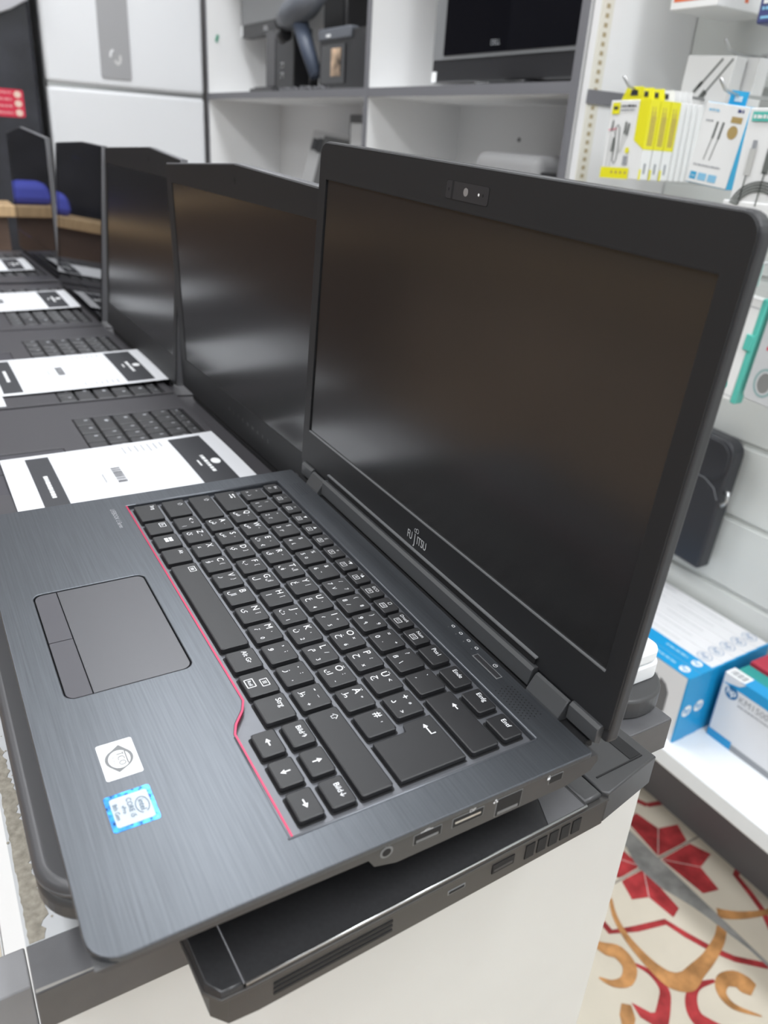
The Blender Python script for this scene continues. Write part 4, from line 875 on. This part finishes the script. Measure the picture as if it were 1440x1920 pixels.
for k in range(7):
    ye = k < 3; th = 0.021 if ye else 0.012
    y = 0.75 + (0.0212 * k if ye else 0.0636 + 0.0125 * (k - 3))
    if k == 0: lab = 'yellow and white cable box with a looped cable pictured, front of its row'
    elif ye: lab = ('second' if k == 1 else 'third') + ' yellow-edged cable box from the front on the same hook'
    else: lab = 'plain white cable box hanging behind the yellow-edged ones'
    t = empty('cable_box', (-0.419, y, 0.206), lab, 'box', 'cable boxes on the left hook')
    w = MB(); w.T = Matrix.Rotation(-0.02, 4, 'Y'); w.box((-0.038, 0.0008, 0.0), (0.038, th - 0.0008, 0.104), card_w, 0.001)
    if ye:
        w.prism([(0.018, 0.104), (0.0384, 0.104), (0.0384, 0.040), (0.018, 0.052)], 'y', 0.0003, th - 0.001, yel); w.box((0.0375, 0.0005, 0.0), (0.0385, 0.004, 0.014), yel)
    w.build('carton', t)
    w = MB(); w.prism([(-0.022, 0.104), (0.020, 0.104), (0.016, 0.121), (-0.014, 0.121)], 'y', 0.002, 0.003, yel if ye else card_w); w.prism([(-0.006, 0.1095), (0.008, 0.1095), (0.007, 0.1165), (-0.005, 0.1165)], 'y', 0.0015, 0.0035, ink_m); w.build('hang_tab', t)
    if k == 0:
        w = MB(); w.T = Matrix.Rotation(-0.02, 4, 'Y') @ FF; z = 0.0003
        w.poly([(-0.0382, 0.0, z), (0.018, 0.0, z), (0.018, 0.015, z), (-0.0382, 0.015, z)], yel); w.poly([(-0.033, 0.086, z), (-0.018, 0.086, z), (-0.018, 0.101, z), (-0.033, 0.101, z)], yel)
        scribble(w, -0.030, 0.092, 0.009, 0.004, z + .0003, ink_m, seed=23)
        scribble(w, -0.015, 0.095, 0.028, 0.003, z, ink_m, seed=4); scribble(w, -0.015, 0.090, 0.026, 0.0025, z, inkg_m, seed=5)
        w.ribbon([(-0.020, 0.062), (-0.020, 0.068), (-0.0165, 0.072), (-0.0125, 0.068), (-0.0105, 0.045), (-0.0105, 0.026), (-0.014, 0.020), (-0.018, 0.024), (-0.018, 0.045), (-0.020, 0.062)], 0.0016, z, cab)
        w.ribbon([(-0.022, 0.015), (-0.022, 0.036)], 0.0014, z, lcab); w.ribbon([(-0.022, 0.036), (-0.0205, 0.055)], 0.0045, z, cab); w.ribbon([(-0.029, 0.015), (-0.028, 0.060)], 0.0014, z, lcab); w.ribbon([(-0.028, 0.064), (-0.027, 0.078)], 0.003, z, cab)
        w.ribbon([(-0.008, 0.035), (-0.002, 0.064)], 0.0014, z, lcab); w.ribbon([(-0.002, 0.060), (-0.001, 0.076)], 0.0036, z, cab); w.ribbon([(-0.005, 0.035), (0.003, 0.060)], 0.0014, z, lcab); w.ribbon([(0.003, 0.058), (0.005, 0.074)], 0.0036, z, cab)
        w.poly([(0.003, 0.019, z), (0.012, 0.019, z), (0.012, 0.031, z), (0.003, 0.031, z)], inkg_m); w.poly([(0.005, 0.035, z), (0.012, 0.035, z), (0.012, 0.042, z), (0.005, 0.042, z)], yel)
        w.poly([(-0.034, 0.064, z), (-0.018, 0.066, z), (-0.018, 0.068, z), (-0.034, 0.066, z)], mat('pink_tag', (.75, .3, .35), .5))
        for q in range(4): w.disc((-0.015 + 0.009 * q, 0.0085), 0.002, 0.002, z + .0003, gold, 10)
        w.build('print', t)
    if ye:
        w = MB(); w.T = Matrix.Rotation(-0.02, 4, 'Y')
        for q in range(6): w.box((0.0384, 0.006 + 0.0018 * q, 0.045), (0.0386, 0.007 + 0.0018 * q, 0.095 - 0.006 * (q % 3)), gold)
        w.box((0.0376, 0.008, 0.008), (0.0382, 0.012, 0.022), inkg_m); w.build('side_print', t)
# blue-edged box
t = empty('cable_box', (-0.262, 0.75, 0.208), 'white cable box with blue edges, gold seal and two plugs pictured', 'box', rot=(0, 0.10, 0.05))
w = MB(); w.box((-0.033, 0.0006, 0.0), (0.033, 0.019, 0.097), cyan, 0.001); w.box((-0.033, 0, 0.0008), (0.032, 0.002, 0.0965), card_w, 0.0005); w.build('carton', t)
w = MB(); w.prism([(-0.014, 0.097), (0.012, 0.097), (0.012, 0.113), (-0.014, 0.113)], 'y', 0.0165, 0.0175, cyan); w.prism([(-0.006, 0.101), (0.005, 0.101), (0.005, 0.107), (-0.006, 0.107)], 'y', 0.016, 0.018, card_w); w.build('hang_tab', t)
w = MB(); w.T = FF; z = 0.0003; lc = mat('pale_cyan', (0.25, 0.52, 0.72), .4)
for (a, b, m_) in ((-0.028, -0.018, cyan), (-0.015, -0.002, lc), (0.001, 0.014, lc)): w.poly([(a, 0.005, z), (b, 0.005, z), (b, 0.014, z), (a, 0.014, z)], m_)
w.text('1m', -0.023, 0.0095, 0.006, card_w, z=z + .0003)
scribble(w, -0.027, 0.022, 0.042, 0.0022, z, inkg_m, seed=8); scribble(w, -0.027, 0.087, 0.016, 0.003, z, lc, seed=9); scribble(w, -0.027, 0.075, 0.011, 0.002, z, inkg_m, seed=10)
for dx in (-0.004, 0.005): w.ribbon([(-0.010 + dx, 0.030), (-0.006 + dx, 0.058)], 0.0012, z, cab); w.ribbon([(-0.006 + dx, 0.056), (-0.0045 + dx, 0.076)], 0.0032, z, cab)
w.disc((0.017, 0.066), 0.0075, 0.0078, z, gold); w.poly([(0.010, 0.077, z), (0.026, 0.077, z), (0.026, 0.084, z), (0.010, 0.084, z)], gold); scribble(w, 0.016, 0.089, 0.009, 0.004, z, navy, seed=11)
w.build('print', t)
# charging cable pack at the right edge
t = empty('cable_pack', (-0.137, 0.70, 0.180), 'tall white data cable pack with teal badge and coiled grey cable at the right edge', 'pack')
w = MB(); w.box((-0.044, 0, 0.0), (0.045, 0.014, 0.117), card_w, 0.001); w.box((-0.052, -0.001, -0.012), (0.045, 0.014, 0.016), card_w, 0.001); w.build('carton', t)
w = MB(); w.T = FF; z = 0.0016
w.poly([(-0.038, 0.103, z), (-0.012, 0.103, z), (-0.012, 0.113, z), (-0.038, 0.113, z)], teal); scribble(w, -0.036, 0.106, 0.022, 0.004, z + .0003, card_w, seed=21)
for k in range(4): w.ring((-0.004, 0.004), 0.040 - 0.0032 * k, 0.036 - 0.0032 * k, 0.0022, z, cab, 30, 15, 165)
w.ribbon([(-0.030, 0.012), (-0.028, 0.045)], 0.0018, z, cab); w.ribbon([(-0.028, 0.045), (-0.0265, 0.074)], 0.0085, z, lcab); w.ribbon([(-0.0262, 0.074), (-0.026, 0.083)], 0.006, z, inkg_m)
w.ribbon([(-0.006, 0.012), (-0.004, 0.050)], 0.0018, z, cab); w.ribbon([(-0.004, 0.048), (-0.003, 0.075)], 0.0085, z, cab)
w.text('DATA CABLE', -0.018, -0.002, 0.006, mat('grey_green', (.55, .6, .57), .5), z=z + .0003); w.disc((-0.038, 0.005), 0.004, 0.0035, z + .0003, mat('pink_tag', (.75, .3, .35), .5), 12)
w.build('print', t)
# white boxes, top
for k, (dx, dy, lab) in enumerate(((0, 0, 'white box with two dark plugs pictured, above the blue-edged cable box'), (0.018, 0.030, 'plain white box standing just behind the white box with two plugs'))):
    t = empty('cable_box', (-0.425 + dx, 0.90 + dy, 0.285), lab, 'box', rot=(0, 0.05, 0))
    w = MB(); w.box((-0.044, 0, 0), (0.044, 0.026, 0.095), card_w, 0.0015); w.build('carton', t)
    if k == 0:
        w = MB(); w.T = FF; z = 0.0003
        w.ribbon([(-0.012, 0.052), (0.022, 0.091)], 0.0034, z, cab); w.ribbon([(-0.018, 0.046), (-0.006, 0.060)], 0.0055, z, cab); w.ribbon([(0.002, 0.044), (0.040, 0.091)], 0.003, z, cab); w.ribbon([(-0.004, 0.037), (0.004, 0.048)], 0.009, z, cab)
        w.poly([(-0.038, 0.028, z), (-0.028, 0.028, z), (-0.028, 0.038, z), (-0.038, 0.038, z)], ink_m); w.build('print', t)
# orange box and navy box at the top edge
t = empty('cable_box', (-0.43, 0.85, 0.434), 'white box with a large orange panel at the very top of the slat wall', 'box')
w = MB(); w.box((-0.043, 0, 0), (0.043, 0.13, 0.14), card_w, 0.0015); w.build('carton', t)
w = MB(); w.T = FF; w.poly([(-0.037, 0.010, .0003), (0.037, 0.010, .0003), (0.037, 0.13, .0003), (-0.037, 0.13, .0003)], orange); w.T = Matrix.Identity(4); w.box((0.0428, 0.055, 0.01), (0.0434, 0.062, 0.12), orange); w.build('print', t)
t = empty('adapter_box', (-0.275, 0.84, 0.405), 'navy blue box reading UK at the top right corner', 'box')
w = MB(); w.box((-0.036, 0, 0), (0.045, 0.05, 0.14), navy, 0.003); w.build('carton', t)
w = MB(); w.T = FF; w.text('UK', -0.012, 0.038, 0.020, card_w, z=.0004, bold=.02); scribble(w, -0.03, 0.023, 0.065, 0.005, .0004, card_w, seed=22); scribble(w, -0.03, 0.016, 0.06, 0.004, .0004, lc, seed=3); w.poly([(-0.03, 0.006, .0004), (0.03, 0.006, .0004), (0.03, 0.009, .0004), (-0.03, 0.009, .0004)], lc); w.build('print', t)
# teal packs lower
t = empty('cable_pack', (-0.213, 0.80, -0.068), 'white and teal cable pack hanging just right of the main laptop lid', 'pack', rot=(0, 0.07, 0))
w = MB(); w.box((-0.05, 0, 0.0), (0.036, 0.016, 0.145), card_w, 0.001); w.build('carton', t)
w = MB(); w.box((0.036, -0.001, -0.002), (0.045, 0.017, 0.147), teal, 0.002); w.box((0.030, -0.003, 0.075), (0.042, 0.0, 0.097), teal, .001); w.build('side_flap', t)
w = MB(); w.T = FF; z = .0003
w.ribbon([(-0.012, 0.020), (0.004, 0.075)], 0.0022, z, lcab); w.ribbon([(0.004, 0.070), (0.008, 0.090)], 0.009, z, cab); w.disc((0.018, 0.020), 0.006, 0.006, z, teal, 16); scribble(w, -0.01, 0.115, 0.025, .003, z, inkg_m, seed=2); scribble(w, -0.01, 0.105, 0.02, .003, z, inkg_m, seed=6)
w.poly([(-0.05, 0.132, z), (0.036, 0.132, z), (0.036, 0.133, z), (-0.05, 0.133, z)], inkg_m); w.poly([(-0.05, 0.006, z), (0.036, 0.006, z), (0.036, 0.007, z), (-0.05, 0.007, z)], inkg_m); w.build('print', t)
w = MB(); w.prism(rrect(-0.05, 0, 0.02, 0.03, 0.002), 'z', 0, 0.03, mat('clear_green', (.45, .62, .58), .2)); w.tube([(0.0, 0.03, 0.028), (0.0, 0.19, 0.028)], 0.002, alu_m, 8)
o = w.build('hang_strip'); o.location = (-0.225, 0.81, 0.084); tag(o, 'pale green hanging clip above the white and teal cable pack', 'clip')
t = empty('earphone_pack', (-0.133, 0.80, -0.062), 'light grey rounded pack with a silver round window, right of the teal-edged pack', 'pack', rot=(0, 0.07, 0))
w = MB(); w.T = FF; w.prism(rrect(-0.028, 0, 0.045, 0.16, 0.008), 'z', -0.02, 0.0, mat('pack_grey', (.55, .56, .57), .35), .002); w.build('carton', t)
w = MB(); w.T = FF; w.ring((-0.002, 0.03), 0.016, 0.020, 0.003, 0.0003, mat('ring_teal', (.25, .38, .38), .4)); w.disc((-0.002, 0.03), 0.010, 0.014, .0003, steel_m); w.poly([(-0.015, 0.073, .0003), (0.0, 0.073, .0003), (0.0, 0.078, .0003), (-0.015, 0.078, .0003)], mat('sticker_red', (0.62, 0.02, 0.06), 0.5)); w.build('print', t)
hook(-0.10, 0.105, 0.80, 'metal display hook above the light grey rounded pack'); 
# laptop sleeve
bag_m = mat('sleeve_black', (0.028, 0.029, 0.035), 0.35, bump=(60, .25)); 
t = empty('laptop_sleeve', (-0.322, 0.965, -0.425), 'black laptop sleeve hanging on the slat wall under the cable packs', 'bag', rot=(0, 0.05, 0))
w = MB(); w.T = FF; w.prism(rrect(-0.16, 0.0, 0.064, 0.245, (0.012, 0.006, 0.028, 0.028), 8), 'z', -0.022, 0.012, bag_m, 0.006, seg=3); w.build('body', t)
w = MB(); w.T = FF; w.prism(rrect(-0.16, 0.17, 0.060, 0.240, (0.002, 0.03, 0.028, 0.028), 8), 'z', 0.011, 0.0155, bag_m, 0.002); w.build('flap', t)
w = MB(); w.T = FF; w.tube([(0.061, 0.140, 0.004), (0.070, 0.132, 0.008), (0.077, 0.145, 0.010), (0.074, 0.160, 0.008), (0.062, 0.155, 0.004)], 0.003, steel_m, 8); w.build('buckle', t)
w = MB(); w.T = FF; w.ribbon([(-0.155, 0.168), (0.025, 0.168), (0.048, 0.158), (0.060, 0.14)], 0.0015, 0.0135, inkg_m); w.build('seam', t)

# ================================================================== ledge with boxed keyboard-and-mouse sets
t = empty('display_ledge', (0, 0, 0), 'low white ledge under the slat wall carrying the blue and white boxes', 'shelf')
w = MB(); w.box((-0.548, 0.752, -0.668), (1.7, 0.999, -0.635), mat('ledge_white', (0.80, 0.82, 0.84), 0.3), 0.003); w.build('board', t)
w = MB(); w.box((-0.548, 0.96, FLOOR), (1.7, 0.998, -0.668), shelf_g); w.build('support', t)
hpb = mat('hp_blue', (0.01, 0.30, 0.62), 0.35); hpd = mat('hp_deep', (0.03, 0.16, 0.35), 0.4); boxw = mat('box_white', (0.74, 0.74, 0.76), 0.35)
LZ2 = -0.635
def hp_logo(w, x, y, r, z, fill, ink):
    w.disc((x, y), r, r, z, fill, 24); w.text('hp', x, y, r * 1.5, ink, z=z + .0002, bold=.02)
for k in range(7):
    x1 = -0.103 - (0.001 * k); y = 0.775 + 0.0305 * k; front = k < 2
    lab = ('frontmost', 'second')[k] + ' blue-topped box of the upright row on the ledge' if front else 'white-topped box with a round logo in the upright row behind the blue-topped ones'
    if k == 0: lab = 'frontmost blue-topped box on the ledge, a dark mouse pictured on its face'
    t = empty('keyboard_box', (x1, y, LZ2), lab, 'box', 'upright keyboard boxes with ends facing right')
    w = MB(); w.box((-0.40, 0.0005, 0.0), (0, 0.0295, 0.130), boxw if True else hpb, 0.001)
    w.box((-0.003, 0.0002, 0.0), (0.0006, 0.0298, 0.1302), hpb, 0.0005)
    if front: w.box((-0.40, 0.0003, 0.1290), (0.0006, 0.0297, 0.1306), hpb, 0.0004)
    w.build('carton', t)
    w = MB()
    if front:
        hp_logo(w, -0.022, 0.015, 0.009, 0.1310, white_m, hpb); scribble(w, -0.085, 0.012, 0.045, 0.006, 0.1310, mat('pale_cyan', (0.25, 0.52, 0.72), .4), seed=k)
        w.poly([(-0.4, 0.0285, 0.1309), (0, 0.0285, 0.1309), (0, 0.0292, 0.1309), (-0.4, 0.0292, 0.1309)], mat('pale_cyan', (0.25, 0.52, 0.72), .4))
    else:
        w.ring((-0.030, 0.015), 0.013, 0.012, 0.0010, 0.1303, hpd, 24); w.text('hp', -0.030, 0.015, 0.016, hpd, z=.1304)
        scribble(w, -0.16, 0.013, 0.08, 0.003, .1303, mat('print_pale', (.55, .56, .58), .5), seed=k); scribble(w, -0.25, 0.013, 0.06, 0.003, .1303, mat('print_pale', (.55, .56, .58), .5), seed=k + 30)
    w.T = Matrix(((0, 0, 1, 0.0006), (1, 0, 0, 0), (0, 1, 0, 0), (0, 0, 0, 1)))
    if k < 2: hp_logo(w, 0.015, 0.062, 0.011, 0.0006, white_m, hpb)
    w.T = FF
    if k == 0:
        mdk = mat('mouse_print', (0.13, 0.13, 0.135), 0.5)
        w.prism([(-0.075, 0.030), (-0.040, 0.030), (-0.030, 0.045), (-0.030, 0.082), (-0.038, 0.095), (-0.050, 0.100), (-0.052, 0.090), (-0.056, 0.090), (-0.058, 0.102), (-0.070, 0.098), (-0.078, 0.085), (-0.080, 0.045)], 'z', 0, 0.0004, mdk)
        w.disc((-0.055, 0.076), 0.004, 0.006, 0.0006, black_m, 12)
    w.build('print', t)
# second row: wide boxes lying with faces towards the aisle
teal2 = mat('box_teal', (0.02, 0.30, 0.28), 0.4); red2 = mat('box_red', (0.45, 0.03, 0.06), 0.4)
for k, (y, th, top, nm, col) in enumerate(((0.850, 0.026, 'white and blue box reading KM1500 with a barcode on its top corner', 'keyboard_box', None), (0.879, 0.028, 'teal-topped box behind the one with the barcode', 'keyboard_box', teal2), (0.909, 0.060, 'dark red box at the back right of the ledge', 'keyboard_box', red2))):
    x0 = -0.092 if k == 0 else -0.089
    t = empty(nm, (x0, y, LZ2), top, 'box', 'boxes to the right on the ledge')
    w = MB(); w.box((0, 0, 0), (0.38, th, 0.128 - 0.002 * (k == 1) + 0.004 * (k == 2)), col or boxw, 0.001)
    if k == 0: w.box((0.030, -0.0003, 0.1272), (0.3803, th + .0003, 0.1284), hpb, .0003); w.box((-0.0012, -.0002, 0), (0.0008, th + .0002, 0.128), hpd, .0003)
    w.build('carton', t)
    if k == 0:
        w = MB(); w.poly([(0.0, -0.0003, .1286), (0.036, -0.0003, .1286), (0.036, 0.024, .1286), (0.0, 0.024, .1286)], white_m)
        for q in range(10): w.box((0.004 + 0.003 * q, 0.004, .1286), (0.0052 + 0.003 * q + .0006 * (q % 3), 0.019, .1289), inkg_m)
        w.T = FF; hp_logo(w, 0.020, 0.100, 0.012, .0004, hpd, white_m); w.text('KM1500', 0.062, 0.098, 0.016, inkg_m, z=.0006); scribble(w, 0.036, 0.084, .07, .003, .0004, inkg_m, seed=12)
        w.poly([(0, 0.110, .0004), (0.38, 0.110, .0004), (0.38, 0.1275, .0004), (0.04, 0.1275, .0004), (0.03, 0.118, .0004)], hpb)
        w.poly([(0, 0.0, .0004), (0.045, 0, .0004), (0.045, 0.016, .0004), (0, 0.016, .0004)], hpb); w.poly([(0.045, 0, .0004), (0.38, 0, .0004), (0.38, 0.012, .0004), (0.045, 0.012, .0004)], inkg_m)
        w.build('print', t)
